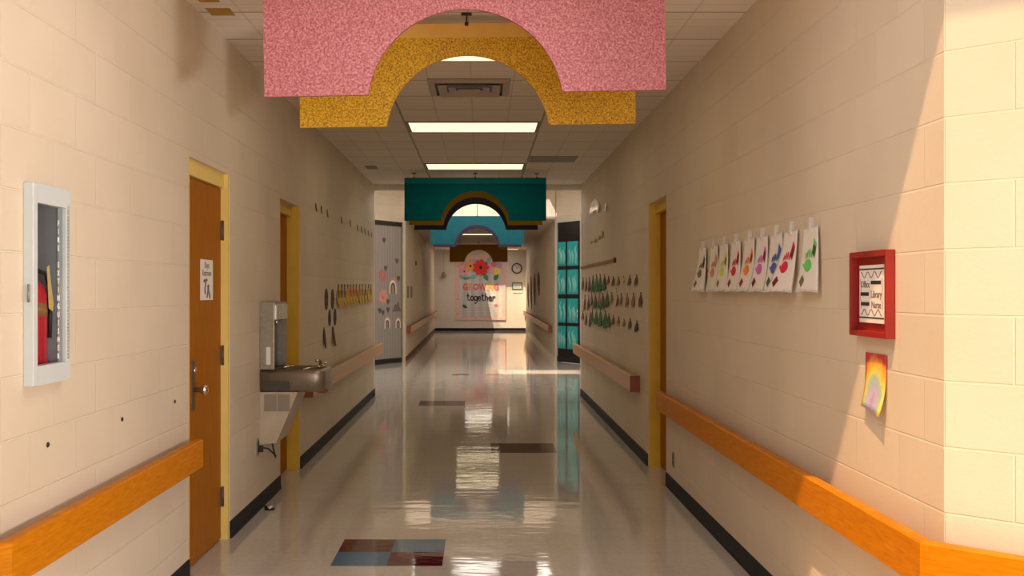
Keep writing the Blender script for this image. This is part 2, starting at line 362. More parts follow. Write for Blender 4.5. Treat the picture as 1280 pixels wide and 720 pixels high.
def wall(name, p0, p1, zt, holes=(), inside=(0, 0), thick=0.14, uoff=0.0, z0=0.0, label=None):
    p0, p1 = Vector((*p0, 0)), Vector((*p1, 0)); L = (p1-p0).length; d = (p1-p0)/L
    nrm = Vector((d.y, -d.x, 0))
    if nrm.dot(Vector((*inside, 0)) - p0) > 0: nrm = -nrm       # outward
    A = sorted({0.0, L, *[h[0] for h in holes], *[h[1] for h in holes]})
    Z = sorted({z0, zt, *[h[2] for h in holes], *[h[3] for h in holes]})
    bm = bmesh.new(); uvl = bm.loops.layers.uv.new('UVMap')
    solid = lambda i, j: 0 <= i < len(A)-1 and 0 <= j < len(Z)-1 and not any(h[0]-1e-6 <= A[i] and A[i+1] <= h[1]+1e-6 and h[2]-1e-6 <= Z[j] and Z[j+1] <= h[3]+1e-6 for h in holes)
    def quad(cs):
        vs = [bm.verts.new(p0 + d*a + nrm*t + Vector((0, 0, z))) for a, t, z in cs]
        f = bm.faces.new(vs)
        for l, (a, t, z) in zip(f.loops, cs): l[uvl].uv = (a + t + uoff, z)
    for i in range(len(A)-1):
        for j in range(len(Z)-1):
            if not solid(i, j): continue
            a0, a1, c0, c1 = A[i], A[i+1], Z[j], Z[j+1]
            quad([(a0, 0, c0), (a1, 0, c0), (a1, 0, c1), (a0, 0, c1)])
            quad([(a0, thick, c1), (a1, thick, c1), (a1, thick, c0), (a0, thick, c0)])
            if not solid(i-1, j): quad([(a0, thick, c0), (a0, 0, c0), (a0, 0, c1), (a0, thick, c1)])
            if not solid(i+1, j): quad([(a1, 0, c0), (a1, thick, c0), (a1, thick, c1), (a1, 0, c1)])
            if not solid(i, j-1): quad([(a0, 0, c0), (a0, thick, c0), (a1, thick, c0), (a1, 0, c0)])
            if not solid(i, j+1): quad([(a0, 0, c1), (a1, 0, c1), (a1, thick, c1), (a0, thick, c1)])
    bmesh.ops.remove_doubles(bm, verts=bm.verts, dist=1e-5)
    bmesh.ops.recalc_face_normals(bm, faces=bm.faces)
    me = bpy.data.meshes.new(name); bm.to_mesh(me); bm.free(); me.materials.append(M['block'])
    o = bpy.data.objects.new(name, me); COL.objects.link(o)
    return struct(o, label)

# ------------------------------------------------------------------ openings
D1 = (5.45, 6.34, 2.20)      # left door 1: near edge, far edge, height
D2 = (7.93, 8.81, 2.20)      # left door 2
D5 = (8.07, 8.96, 2.235)     # right door
CAB = (3.50, 3.77, 1.205, 1.84)   # recess for the extinguisher cabinet

# ------------------------------------------------------------------ shell
wall('wall_left', (XL, Y0), (XL, Y1), HR, [(D1[0]-Y0, D1[1]-Y0, 0, D1[2]), (D2[0]-Y0, D2[1]-Y0, 0, D2[2]), (CAB[0]-Y0, CAB[1]-Y0, CAB[2], CAB[3])],
     inside=(0, 8), thick=0.2, uoff=Y0-4.139, label='cream painted block wall along left side of near corridor')
wall('wall_right', (XR, Y0), (XR, Y1), HR, [(D5[0]-Y0, D5[1]-Y0, 0, D5[2])], inside=(0, 8), thick=0.2, uoff=Y0-3.383, label='cream painted block wall along right side of near corridor')
s2 = 1/math.sqrt(2)
wall('wall_right_angled', (XR, Y0), (3.4, Y0-(3.4-XR)), HR, inside=(0, 0), uoff=0.0, label='sunlit angled block wall turning off the right corridor wall')
wall('wall_left_angled', (XL, Y0), (-3.4, Y0-(3.4+XL)), HR, inside=(0, 0), uoff=0.0)
wall('wall_near_right', (3.4, Y0-(3.4-XR)), (3.4, -2.5), HR, inside=(0, 0))
wall('wall_near_left', (-3.4, Y0-(3.4+XL)), (-3.4, -2.5), HR, inside=(0, 0))
wall('wall_back_right', (3.4, -2.5), (2.1, -3.8), HR, inside=(0, 0))
wall('wall_back_left', (-3.4, -2.5), (-2.1, -3.8), HR, inside=(0, 0))
wall('wall_back', (2.1, -3.8), (-2.1, -3.8), HR, inside=(0, 0))
# second rotunda
LD0, LD1 = (-1.58, 22.0), (-1.58-0.8, 22.0-0.866*1.6)
RD0, RD1 = (1.56, 22.06), (1.56+0.8, 22.06-0.866*1.6)
wall('wall_rotunda_near_left', (XL, Y1), (-2.38, Y1+0.86), HR, inside=(0, 18), thick=0.05)
wall('wall_rotunda_near_right', (XR, Y1), (2.36, Y1+0.93), HR, inside=(0, 18), thick=0.05)
wall('wall_rotunda_left', (-2.38, Y1+0.86), LD1, HR, inside=(0, 18))
wall('wall_rotunda_right', (2.36, Y1+0.93), RD1, HR, inside=(0, 18))
wall('wall_rotunda_far_left', LD0, LD1, HR, [(0.10, 1.5, 0, 2.92)], inside=(0, 18), label='light block wall around the grey plank door')
wall('wall_rotunda_far_right', RD0, RD1, HR, [(0.05, 0.95, 0, 2.96)], inside=(0, 18), label='light block wall around the black door')
wall('wall_far_left', LD0, (-1.70, Y3), HC, inside=(0, 30), uoff=0.1, label='block wall on the left of the far corridor')
wall('wall_far_right', RD0, (1.67, Y3), HC, inside=(0, 30), uoff=0.1, label='block wall on the right of the far corridor')
M_end = plain('end_wall_paint', (0.74, 0.69, 0.62), 0.5, var=0.03)
we = wall('wall_end', (-1.9, Y3), (1.9, Y3), HC, inside=(0, 30), label='pale end wall of the far corridor'); we.data.materials[0] = M_end
wall('wall_header_far', (-1.585, Y2+0.02), (1.565, Y2+0.02), HR, inside=(0, 18), z0=HC, label='bright wall strip above the far corridor opening')
wall('wall_header_near', (-1.8, 4.0), (1.7, 4.0), HR, inside=(0, 0), z0=HC)
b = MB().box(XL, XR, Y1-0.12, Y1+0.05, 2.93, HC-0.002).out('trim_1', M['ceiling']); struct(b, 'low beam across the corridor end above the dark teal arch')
wall('wall_header_mid', (-1.8, Y1+0.05), (1.7, Y1+0.05), HR, inside=(0, 18), z0=HC, thick=0.1)

def slab(name, x0, x1, y0, y1, z, holes=(), t=0.1, mat='ceiling', cellmat=None, mats=None):
    X = sorted({x0, x1, *[h[0] for h in holes], *[h[1] for h in holes], *([c[0] for c in cellmat or []]), *([c[1] for c in cellmat or []])})
    Y = sorted({y0, y1, *[h[2] for h in holes], *[h[3] for h in holes], *([c[2] for c in cellmat or []]), *([c[3] for c in cellmat or []])})
    bm = bmesh.new(); e = 1e-6
    ins = lambda h, i, j: h[0]-e <= X[i] and X[i+1] <= h[1]+e and h[2]-e <= Y[j] and Y[j+1] <= h[3]+e
    solid = lambda i, j: 0 <= i < len(X)-1 and 0 <= j < len(Y)-1 and not any(ins(h, i, j) for h in holes)
    def q(vs, mi=0):
        f = bm.faces.new([bm.verts.new(v) for v in vs]); f.material_index = mi
    for i in range(len(X)-1):
        for j in range(len(Y)-1):
            if not solid(i, j): continue
            a, b, c, d = X[i], X[i+1], Y[j], Y[j+1]
            mi = 0
            for cm in cellmat or []:
                if ins(cm, i, j): mi = cm[4]
            q([(a, c, z), (b, c, z), (b, d, z), (a, d, z)], mi); q([(a, c, z+t), (b, c, z+t), (b, d, z+t), (a, d, z+t)], mi)
            if not solid(i-1, j): q([(a, c, z), (a, d, z), (a, d, z+t), (a, c, z+t)])
            if not solid(i+1, j): q([(b, c, z), (b, d, z), (b, d, z+t), (b, c, z+t)])
            if not solid(i, j-1): q([(a, c, z), (b, c, z), (b, c, z+t), (a, c, z+t)])
            if not solid(i, j+1): q([(a, d, z), (b, d, z), (b, d, z+t), (a, d, z+t)])
    bmesh.ops.remove_doubles(bm, verts=bm.verts, dist=1e-5); bmesh.ops.recalc_face_normals(bm, faces=bm.faces)
    me = bpy.data.meshes.new(name); bm.to_mesh(me); bm.free()
    for m in (mats or [mat]): me.materials.append(M[m])
    o = bpy.data.objects.new(name, me); COL.objects.link(o); return struct(o)

T = 0.3048
tx0 = -0.82
acc = []
def two_by_two(xa, ya, m):
    for i in range(2):
        for j in range(2):
            acc.append((xa+T*i, xa+T*(i+1), ya+T*j, ya+T*(j+1), m[(i+j) % 2]))
two_by_two(tx0, 5.705, (2, 1))
two_by_two(tx0+3*T, 5.705+13*T, (3, 3))
two_by_two(tx0, 5.705+26*T, (3, 3))
ya = 5.705+42*T
acc.append((tx0+T, tx0+2*T, ya, ya+T, 3)); acc.append((tx0+3*T, tx0+4*T, ya, ya+T, 3))
fl = slab('floor', -4.2, 4.2, -4.4, Y3+0.3, -0.1, cellmat=acc, mats=['floor', 'tile_maroon', 'tile_blue', 'tile_dark'])
fl['label'] = 'glossy pale waxed tile floor with maroon and blue accent tiles'
# stained ceiling tiles
st = []
for (a, b_, c, d_) in ((265, 295, 10, 19.5), (250, 276, -4, 3)):
    ya_, yb_ = FPX*1.5/(CY-c), FPX*1.5/(CY-d_)
    st.append(((a-CX)*yb_/FPX, (b_-CX)*yb_/FPX, ya_, yb_, 1))
cl = slab('ceiling', -1.75, 1.65, 4.0, Y1+0.05, HC, cellmat=st, mats=['ceiling', 'stain']); cl['label'] = 'dim acoustic tile ceiling of the near corridor'
slab('ceiling_far', -2.0, 2.0, Y2+0.12, Y3+0.2, HC, holes=[(-0.20, 1.35, 37.95, 38.42)])
slab('ceiling_rotunda', -2.7, 2.7, Y1-0.05, Y2+1.0, HR, holes=[(-1.75, 1.20, 21.72, 21.86), (-0.67, 0.53, 17.66, 18.36)])
# near rotunda ceiling with an octagonal skylight opening
inn = [(0.25, 3.42), (2.0, 1.67), (2.0, -1.6), (1.1, -2.5), (-1.2, -2.5), (-2.1, -1.6), (-2.1, 1.67), (-0.35, 3.42)]
out_ = [(0.8, 4.1), (3.7, 4.1), (3.7, -4.1), (1.3, -4.1), (-1.3, -4.1), (-3.7, -4.1), (-3.7, 4.1), (-0.8, 4.1)]
bm = bmesh.new()
for z in (HR, HR+0.12):
    I = [bm.verts.new((x, y, z)) for x, y in inn]; O = [bm.verts.new((x, y, z)) for x, y in out_]
    for k in range(8): bm.faces.new((I[k], I[(k+1) % 8], O[(k+1) % 8], O[k]))
bm.verts.ensure_lookup_table()
for k in range(8): bm.faces.new((bm.verts[k], bm.verts[(k+1) % 8], bm.verts[16+(k+1) % 8], bm.verts[16+k]))
bmesh.ops.recalc_face_normals(bm, faces=bm.faces)
me = bpy.data.meshes.new('ceiling_near'); bm.to_mesh(me); bm.free(); me.materials.append(M['ceiling'])
o = bpy.data.objects.new('ceiling_near', me); COL.objects.link(o); struct(o)

# baseboards
def baseboard(name, segs, inside, label=None):
    mb = MB()
    for p0, p1 in segs:
        a, b = Vector((*p0, 0)), Vector((*p1, 0)); d = (b-a).normalized(); n = Vector((d.y, -d.x, 0))
        if n.dot(Vector((*inside, 0))-a) < 0: n = -n
        pr = [(0.0, 0.0), (0.014, 0.0), (0.009, 0.012), (0.007, 0.10), (0.0, 0.102)]
        A = [mb.bm.verts.new(a+n*t+Vector((0, 0, z))) for t, z in pr]; B = [mb.bm.verts.new(b+n*t+Vector((0, 0, z))) for t, z in pr]
        mb.bm.faces.new(A); mb.bm.faces.new(B[::-1])
        for i in range(5): mb.bm.faces.new((A[i], B[i], B[(i+1) % 5], A[(i+1) % 5]))
    return struct(mb.out(name, 'base'), label)
baseboard('baseboard_left', [((XL, Y0), (XL, D1[0])), ((XL, D1[1]), (XL, D2[0])), ((XL, D2[1]), (XL, Y1))], (0, 8), 'black vinyl baseboard along the left corridor wall')
baseboard('baseboard_right', [((XR, Y0), (XR, D5[0])), ((XR, D5[1]), (XR, Y1))], (0, 8), 'black vinyl baseboard along the right corridor wall')
baseboard('baseboard_right_angled', [((XR, Y0), (3.4, Y0-(3.4-XR)))], (0, 0))
baseboard('baseboard_left_angled', [((XL, Y0), (-3.4, Y0-(3.4+XL)))], (0, 0))
baseboard('baseboard_end', [((-1.7, Y3), (1.67, Y3))], (0, 30), 'black baseboard under the bulletin board wall')
baseboard('baseboard_far_left', [(LD0, (-1.70, Y3))], (0, 30)).data.materials[0] = M['brown_card']
baseboard('baseboard_far_right', [(RD0, (1.67, Y3))], (0, 30)).data.materials[0] = M['cream_lit']  # pale colour imitates sunlight falling on this baseboard
# pale strips painting rotunda light onto the corners where the near corridor ends
struct(MB().box(XL, XL+0.004, Y1-0.17, Y1, 0.0, 2.93).out('lit_corner_left', 'cream_lit'), 'pale painted-light strip on the corner at the end of the left corridor wall')
struct(MB().box(XR-0.004, XR, Y1-0.17, Y1, 0.0, 2.93).out('lit_corner_right', 'cream_lit'), 'pale painted-light strip on the corner at the end of the right corridor wall')

# ------------------------------------------------------------------ doors
def wood_door(n, loc, rz, W, H, rec, head, mat_f, label, knob=None, hinges=True, jt=0.03):
    root = bpy.data.objects.new(f'door_{n}', None); COL.objects.link(root); root.location = loc; root.rotation_euler = (0, 0, rz)
    struct(root, label)
    y0, y1 = 0.003, rec+0.09
    fr = MB().box(-W/2, -W/2+jt, y0, y1, 0, H).box(W/2-jt, W/2, y0, y1, 0, H).box(-W/2+jt, W/2-jt, y0 if head < 0.06 else rec*0.6, y1, H-head, H)
    fr.out('door_frame', mat_f, root)
    lw = W/2-jt-0.003
    lf = MB().box(-lw, lw, rec, rec+0.045, 0.008, H-head-0.004, bev=0.002).out('door_leaf', 'door_wood', root)
    MB().box(-W/2+jt, W/2-jt, rec+0.05, rec+0.09, 0.0, 0.006).out('threshold', 'dark', root)
    if knob is not None:
        kx, kz = knob
        pl = MB().box(kx-0.03, kx+0.03, rec-0.004, rec, kz-0.11, kz+0.16, bev=0.0015).out('lock_plate', 'hinge', root)
        kb = MB().lathe([(0.012, 0), (0.012, -0.035), (0.022, -0.042), (0.029, -0.055), (0.028, -0.068), (0.018, -0.077), (0.001, -0.079)], (kx, rec-0.004, kz), 'Y').out('knob', 'chrome', root)
        MB().lathe([(0.016, 0), (0.016, -0.012), (0.010, -0.014), (0.001, -0.014)], (kx, rec-0.004, kz+0.105), 'Y').out('lock_cylinder', 'chrome', root)
    if hinges:
        for hz in (0.26, 1.11, 1.86):
            h = MB().box(W/2-jt-0.022, W/2-jt+0.004, rec-0.010, rec-0.001, hz-0.057, hz+0.057)
            h.tube([(W/2-jt, rec-0.012, hz-0.06), (W/2-jt, rec-0.012, hz+0.06)], 0.008)
            h.out('hinge', 'hinge', root)
    return root
wood_door(1, (XL, (D1[0]+D1[1])/2, 0), LROT, D1[1]-D1[0], D1[2], 0.045, 0.085, 'yellow_pale', 'orange wooden door in yellow frame nearest on the left wall', knob=(-0.20, 0.96))
wood_door(2, (XL, (D2[0]+D2[1])/2, 0), LROT, D2[1]-D2[0], D2[2], 0.105, 0.08, 'yellow', 'orange wooden door in yellow frame behind the drinking fountain', hinges=False)
wood_door(3, (XR, (D5[0]+D5[1])/2, 0), RROT, D5[1]-D5[0], D5[2], 0.10, 0.08, 'yellow', 'orange wooden door in yellow frame on the right wall', hinges=False)

def angle_frame(p0, p1):
    """local x to the viewer's right along the wall p0->p1, y into the wall"""
    d = Vector(p1)-Vector(p0); return math.atan2(d.y, d.x)
# grey plank-papered door (left, second rotunda): local x from LD1 (left) to LD0 (right)
ang = angle_frame(LD1, LD0)
cx_ = (Vector(LD0)*(1-0.8/1.6) + Vector(LD1)*(0.8/1.6))
d4 = bpy.data.objects.new('door_4', None); COL.objects.link(d4); d4.location = (cx_.x, cx_.y, 0); d4.rotation_euler = (0, 0, ang)
struct(d4, 'tall door papered with grey planks in a black frame')
# opening: distance 0.10..1.5 from LD0 => local x = 0.8 - dist -> 0.70 .. -0.70
MB().box(-0.70, -0.63, 0.004, 0.12, 0, 2.92).box(0.68, 0.70, 0.016, 0.12, 0, 2.92).box(-0.63, 0.68, 0.004, 0.12, 2.83, 2.92).out('door_frame', 'black_frame', d4)
MB().box(-0.63, 0.68, 0.02, 0.065, 0.10, 2.83).out('door_leaf', 'mural', d4)
MB().box(-0.63, 0.68, 0.012, 0.07, 0.0, 0.10).out('kick_plate', 'black_frame', d4)
MB().lathe([(0.02, 0), (0.02, -0.04), (0.03, -0.05), (0.001, -0.07)], (-0.5, 0.02, 1.0), 'Y', 12).out('knob', 'hinge', d4)
def in_frame(root, x, y, z):
    m = Matrix.Translation(root.location) @ Matrix.Rotation(root.rotation_euler[2], 4, 'Z'); return m @ Vector((x, y, z))
# black door (right, second rotunda); local x from RD0 (left) to RD1 (right)
ang2 = angle_frame(RD0, RD1)
c5 = (Vector(RD0)+Vector(RD1))/2
d5 = bpy.data.objects.new('door_5', None); COL.objects.link(d5); d5.location = (c5.x, c5.y, 0); d5.rotation_euler = (0, 0, ang2)
struct(d5, 'black door with turquoise paper panels right of the far corridor')
MB().box(-0.75, -0.738, 0.004, 0.12, 0, 2.96).box(0.10, 0.15, 0.004, 0.12, 0, 2.96).box(-0.738, 0.10, 0.004, 0.12, 2.92, 2.96).out('door_frame', 'cab', d5)
MB().box(-0.738, 0.10, 0.03, 0.075, 0.01, 2.92).out('door_leaf', 'black_frame', d5)
MB().box(-0.425, -0.385, 0.015, 0.03, 0.25, 2.56).box(-0.738, 0.10, 0.015, 0.03, 0.01, 0.12).out('mullion', 'black', d5)
MB().tube([(0.05, 0.03, 0.95), (0.05, -0.03, 0.95), (0.05, -0.03, 1.15), (0.05, 0.03, 1.15)], 0.010).out('pull_handle', 'chrome', d5)

# ------------------------------------------------------------------ handrails
def handrail(label, pts, inside, mat='rail', cap=False, group='wooden handrails along the corridor walls'):
    """pts: plan points on the wall surface; board stands 0.09 off it"""
    root = thing('handrail', label, 'handrail', (pts[0][0], pts[0][1], 0), 0, group)
    org = Vector((pts[0][0], pts[0][1], 0))
    P = [Vector((*p, 0)) for p in pts]
    def nrm(a, b):
        d = (b-a).normalized(); n = Vector((d.y, -d.x, 0))
        return n if n.dot(Vector((*inside, 0))-a) > 0 else -n
    ns = [nrm(P[i], P[i+1]) for i in range(len(P)-1)]
    def at(i, off):
        if i == 0: return P[0]+ns[0]*off
        if i == len(P)-1: return P[-1]+ns[-1]*off
        b = (ns[i-1]+ns[i]).normalized(); return P[i]+b*(off/b.dot(ns[i]))
    f, bk, zb, zt, ch = 0.09, 0.05, 0.587, 0.733, 0.006
    prof = [(f, zb+ch), (f, zt-ch), (f-ch, zt), (bk, zt), (bk, zb), (f-ch, zb)]
    for i in range(len(P)-1):
        mb = MB()
        A = [mb.bm.verts.new(at(i, t)+Vector((0, 0, z))-org) for t, z in prof]; B = [mb.bm.verts.new(at(i+1, t)+Vector((0, 0, z))-org) for t, z in prof]
        mb.bm.faces.new(A); mb.bm.faces.new(B[::-1])
        for k in range(6): mb.bm.faces.new((A[k], B[k], B[(k+1) % 6], A[(k+1) % 6]))
        mb.out('rail_board', mat, root)
        if cap:
            m3 = MB(); pr3 = [(f-0.004, zt+0.0005), (f-0.004, zt+0.012), (bk, zt+0.012), (bk, zt+0.0005)]
            A = [m3.bm.verts.new(at(i, t)+Vector((0, 0, z))-org) for t, z in pr3]; B = [m3.bm.verts.new(at(i+1, t)+Vector((0, 0, z))-org) for t, z in pr3]
            m3.bm.faces.new(A); m3.bm.faces.new(B[::-1])
            for k in range(4): m3.bm.faces.new((A[k], B[k], B[(k+1) % 4], A[(k+1) % 4]))
            m3.out('rail_top_strip', 'rail_end', root)
        if mat != 'rail':
            m3 = MB(); dd = (P[i+1]-P[i]).normalized(); q = []
            for a in (-0.012, 0.0):
                for t, z in ((0.002, zb), (f, zb), (f, zt), (0.002, zt)): q.append(m3.bm.verts.new(P[i]+dd*a+ns[i]*t+Vector((0, 0, z))-org))
            for idx in ((0, 1, 2, 3), (4, 7, 6, 5), (0, 4, 5, 1), (1, 5, 6, 2), (2, 6, 7, 3), (3, 7, 4, 0)): m3.bm.faces.new([q[j] for j in idx])
            m3.out('end_cap', 'rail_end', root)
        L = (P[i+1]-P[i]).length; n = max(2, int(L/1.6)+1); d = (P[i+1]-P[i]).normalized()
        for k in range(n):
            s = 0.12+(L-0.24)*k/(n-1)
            c = P[i]+d*s
            m2 = MB(); q = []
            for a, t, z in [(sa, tt, zz_) for sa in (-0.04, 0.04) for tt in (0.001, bk) for zz_ in (0.61, 0.70)]:
                q.append(m2.bm.verts.new(c+d*a+ns[i]*t+Vector((0, 0, z))-org))
            for idx in ((0, 1, 3, 2), (4, 6, 7, 5), (0, 4, 5, 1), (2, 3, 7, 6), (0, 2, 6, 4), (1, 5, 7, 3)): m2.bm.faces.new([q[j] for j in idx])
            m2.out('bracket_block', 'rail_end', root)
    return root
handrail('near left handrail of orange oak ending at the first orange door', [(-2.9, Y0-1.38), (XL, Y0), (XL, 5.40)], (0, 3))
handrail('near right handrail of orange oak wrapping the sunlit corner', [(2.9, Y0-1.47), (XR, Y0), (XR, 8.02)], (0, 3))
handrail('long handrail on left wall between drinking fountain and grey plank door', [(XL, 8.95), (XL, 15.3)], (0, 10), 'rail_lit')
handrail('handrail on right wall between yellow door frame and black door', [(XR, 9.42), (XR, 15.25)], (0, 10), 'rail_lit')
handrail('far handrail with dark top on the left wall leading to bulletin board', [(LD0[0]-0.003, 22.4), (-1.69, Y3-0.05)], (0, 30), 'rail_lit', True)
handrail('far handrail on the right wall leading to the bulletin board', [(RD0[0]+0.003, 22.9), (1.665, Y3-0.05)], (0, 30), 'rail_lit', True)

# ------------------------------------------------------------------ fire extinguisher cabinet
cw, chh = 0.335, 0.70
cyc, czc = (3.475+3.80)/2, (1.86+1.18)/2
cab = thing('extinguisher_cabinet', 'white framed glass cabinet set in left wall holding a red extinguisher', 'cabinet', (XL, cyc, czc), LROT)
hw, hh = 0.158, 0.34
gl0, gl1, gb, gt = -hw+0.035, hw-0.035, -hh+0.065, hh-0.065
MB().box(-hw, gl0, -0.035, 0.0, -hh, hh, bev=0.003).box(gl1, hw, -0.035, 0.0, -hh, hh, bev=0.003).box(gl0, gl1, -0.035, 0.0, -hh, gb).box(gl0, gl1, -0.035, 0.0, gt, hh).out('frame', 'cab', cab)
rx0, rx1 = CAB[0]-cyc+0.002, CAB[1]-cyc-0.002; rz0, rz1 = CAB[2]-czc+0.002, CAB[3]-czc-0.002
MB().box(rx0, rx1, 0.168, 0.172, rz0, rz1).box(rx0, rx0+0.003, 0.0, 0.168, rz0, rz1).box(rx1-0.003, rx1, 0.0, 0.168, rz0, rz1).box(rx0, rx1, 0.0, 0.168, rz0, rz0+0.003).box(rx0, rx1, 0.0, 0.168, rz1-0.003, rz1).out('inner_box', 'cab_in', cab)
MB().box(gl0, gl1, -0.020, -0.019, gb, gt).out('glass_pane', 'glass', cab)
hg = MB()
for k in range(46): hg.box(gl1+0.002, gl1+0.010, -0.040, -0.035, gb+0.01+k*0.012, gb+0.018+k*0.012)
hg.out('hinge_strip', 'steel_light', cab)
lt = 'FIRE EXTINGUISHER'
for i, ch_ in enumerate(lt):
    if ch_ != ' ': text('lettering', ch_, 0.027, 'letter_white', cab, gl1-0.045, gt-0.058-i*(0.50/len(lt)), -0.0225, bold=0.0006)
MB().tube([(-hw-0.004, -0.02, 0.0), (-hw-0.004, -0.02, -0.06)], 0.004).out('latch', 'steel', cab)
ex = thing('fire_extinguisher', 'red fire extinguisher with yellow tag standing inside the white wall cabinet', 'fire extinguisher', (XL-0.075, cyc+0.062, CAB[2]+0.0055), LROT)
MB().lathe([(0.056, 0), (0.060, 0.008), (0.060, 0.27), (0.052, 0.30), (0.030, 0.325), (0.018, 0.335)], seg=28).out('tank', 'ext_red', ex)
MB().lathe([(0.0608, 0.20), (0.0608, 0.245)], seg=28).out('label_band', 'tan_card', ex)
MB().lathe([(0.018, 0.333), (0.020, 0.345), (0.020, 0.375), (0.012, 0.38)], seg=14).out('valve', 'chrome', ex)
MB().prism([(-0.05, 0.385), (0.03, 0.378), (0.03, 0.39), (-0.05, 0.405)], -0.012, 0.012).prism([(-0.045, 0.352), (0.02, 0.358), (0.02, 0.366), (-0.048, 0.364)], -0.011, 0.011).out('lever', 'black', ex)
MB().tube([(0.015, -0.02, 0.36), (0.045, -0.040, 0.35), (0.056, -0.050, 0.30), (0.055, -0.052, 0.2), (0.050, -0.052, 0.12)], 0.008).out('hose', 'black', ex)
MB().prism([(-0.005, 0.37), (0.012, 0.38), (0.052, 0.24), (0.045, 0.215), (0.012, 0.225)], -0.066, -0.065).out('inspection_tag', 'tag_yellow', ex)

# wall anchors
for px, py, lb in ((59, 556, 'tiny black screw hole in left wall, lowest and nearest of three'), (152, 524, 'tiny black screw hole in left wall, middle one of three'), (218, 502, 'tiny black screw hole in left wall closest to orange door')):
    Y = yl(px); o = MB().lathe([(0.006, 0), (0.010, -0.002), (0.007, -0.006), (0.001, -0.006)], seg=10, axis='Y').box(0.008, 0.014, -0.003, 0, -0.004, 0.006).out('wall_anchor', 'black', None, (XL, Y, zz(py, Y)), LROT)
    tag(o, lb, 'wall anchor', 'screw holes in the left wall')

# paper sign on left door
ds = thing('door_sign', 'white paper sign with small figure taped to the nearest left door', 'sign', (XL-0.0447, 5.98, 1.56), LROT)
MB().box(-0.135, 0.135, -0.0015, 0, -0.115, 0.115).out('paper', 'white', ds)
text('lettering', 'Boys', 0.052, 'ink_soft', ds, 0.0, 0.082, -0.002); text('lettering', 'Restroom', 0.048, 'ink_soft', ds, 0.0, 0.038, -0.002)
fg = MB(); fg.prism([(-0.075, 0.0), (0.01, 0.008), (0.012, -0.006), (-0.07, -0.016)], -0.0022, -0.0016)
for p in ([(-0.03, -0.01), (-0.05, -0.05), (-0.045, -0.08)], [(0.03, -0.03), (0.02, -0.06), (-0.005, -0.10)], [(0.03, -0.06), (0.06, -0.105)]):
    fg.tube([(x, -0.002, z) for x, z in p], 0.006, 6)
fg.out('drawn_figure', 'ink_soft', ds)
MB().prism([(0.01, -0.03), (0.045, -0.025), (0.05, -0.065), (0.012, -0.07)], -0.0025, -0.0018).out('figure_shirt', 'maroon_card', ds)

# ------------------------------------------------------------------ drinking fountain (local x along wall, y<0 out of wall)
FY0, FY1 = 7.20, 7.66; fw = (FY1-FY0)/2
df = thing('drinking_fountain', 'steel drinking fountain with bottle filler tower on the left wall', 'drinking fountain', (XL, (FY0+FY1)/2, 0), LROT)
# tower
MB().box(-fw, -fw+0.02, -0.10, -0.001, 0.955, 1.42, bev=0.003).box(fw-0.02, fw, -0.10, -0.001, 0.955, 1.42).box(-fw+0.02, fw-0.02, -0.035, -0.001, 0.955, 1.30).box(-fw+0.02, fw-0.02, -0.10, -0.001, 1.405, 1.42).out('tower', 'steel', df)
MB().box(-fw+0.02, fw-0.02, -0.112, -0.002, 1.295, 1.405, bev=0.006).out('filler_hood', 'steel_light', df)
MB().box(-fw+0.02, fw-0.02, -0.038, -0.035, 0.96, 1.295).out('filler_alcove', 'dark', df)
MB().lathe([(0.014, 1.298), (0.014, 1.27), (0.009, 1.262)], (0, -0.07, 0), seg=12).out('filler_nozzle', 'chrome', df)
MB().box(-fw-0.0012, -fw, -0.075, -0.045, 0.99, 1.11).out('sticker', 'white', df)
# basin: rounded plan
def plan(off, r=0.07):
    W, D = fw-off, 0.445-off
    pts = [(-W, -0.001), (-W, -D+r)]
    for k in range(1, 7): a = PI+ (PI/2)*k/6; pts.append((-W+r+r*math.cos(a), -D+r+r*math.sin(a)))
    for k in range(0, 7): a = 1.5*PI+(PI/2)*k/6; pts.append((W-r+r*math.cos(a), -D+r+r*math.sin(a)))
    pts += [(W, -D+r), (W, -0.001)]
    return pts
mb = MB(); rings = []
for off, z in ((0.02, 0.80), (0.004, 0.815), (0.0, 0.90), (0.0, 0.925), (0.012, 0.95), (0.03, 0.955), (0.05, 0.945), (0.07, 0.90), (0.11, 0.89)):
    rings.append([mb.bm.verts.new((x, min(y, -0.001-(off if z > 0.94 and off > 0.03 else 0)), z)) for x, y in plan(off)])
for A, B in zip(rings, rings[1:]):
    n = len(A)
    for k in range(n):
        f = mb.bm.faces.new((A[k], A[(k+1) % n], B[(k+1) % n], B[k])); f.smooth = True
mb.bm.faces.new(rings[0]); mb.bm.faces.new(rings[-1])
bs = mb.out('basin', 'steel', df)
sg = MB().box(-fw-0.002, -fw+0.001, -0.20, -0.035, 0.815, 0.875)
sg.out('side_grille', 'dark', df)
MB().tube([(-0.10, -0.10, 0.945), (-0.14, -0.16, 0.968), (-0.06, -0.22, 0.972), (0.02, -0.18, 0.968), (-0.03, -0.10, 0.945)], 0.007).out('splash_guard', 'chrome', df)
MB().tube([(0.14, -0.36, 0.90), (0.14, -0.365, 0.985), (0.13, -0.35, 1.0), (0.115, -0.33, 0.995)], [0.018, 0.012, 0.011, 0.009]).tube([(0.14, -0.36, 0.955), (0.17, -0.40, 0.975)], 0.006).out('bubbler', 'chrome', df)
MB().tube([(-0.2, -0.30, 0.958), (0.05, -0.405, 0.962), (0.2, -0.39, 0.962)], 0.006).out('front_rim_bar', 'chrome', df)
MB().box(-0.10, -0.02, -0.44, -0.38, 0.782, 0.80, bev=0.004).out('push_pad', 'red_button', df)
MB().prism_x([(-0.001, 0.44), (-0.113, 0.45), (-0.26, 0.80), (-0.001, 0.80)], -fw+0.01, fw-0.01).out('apron', 'fountain_beige', df)
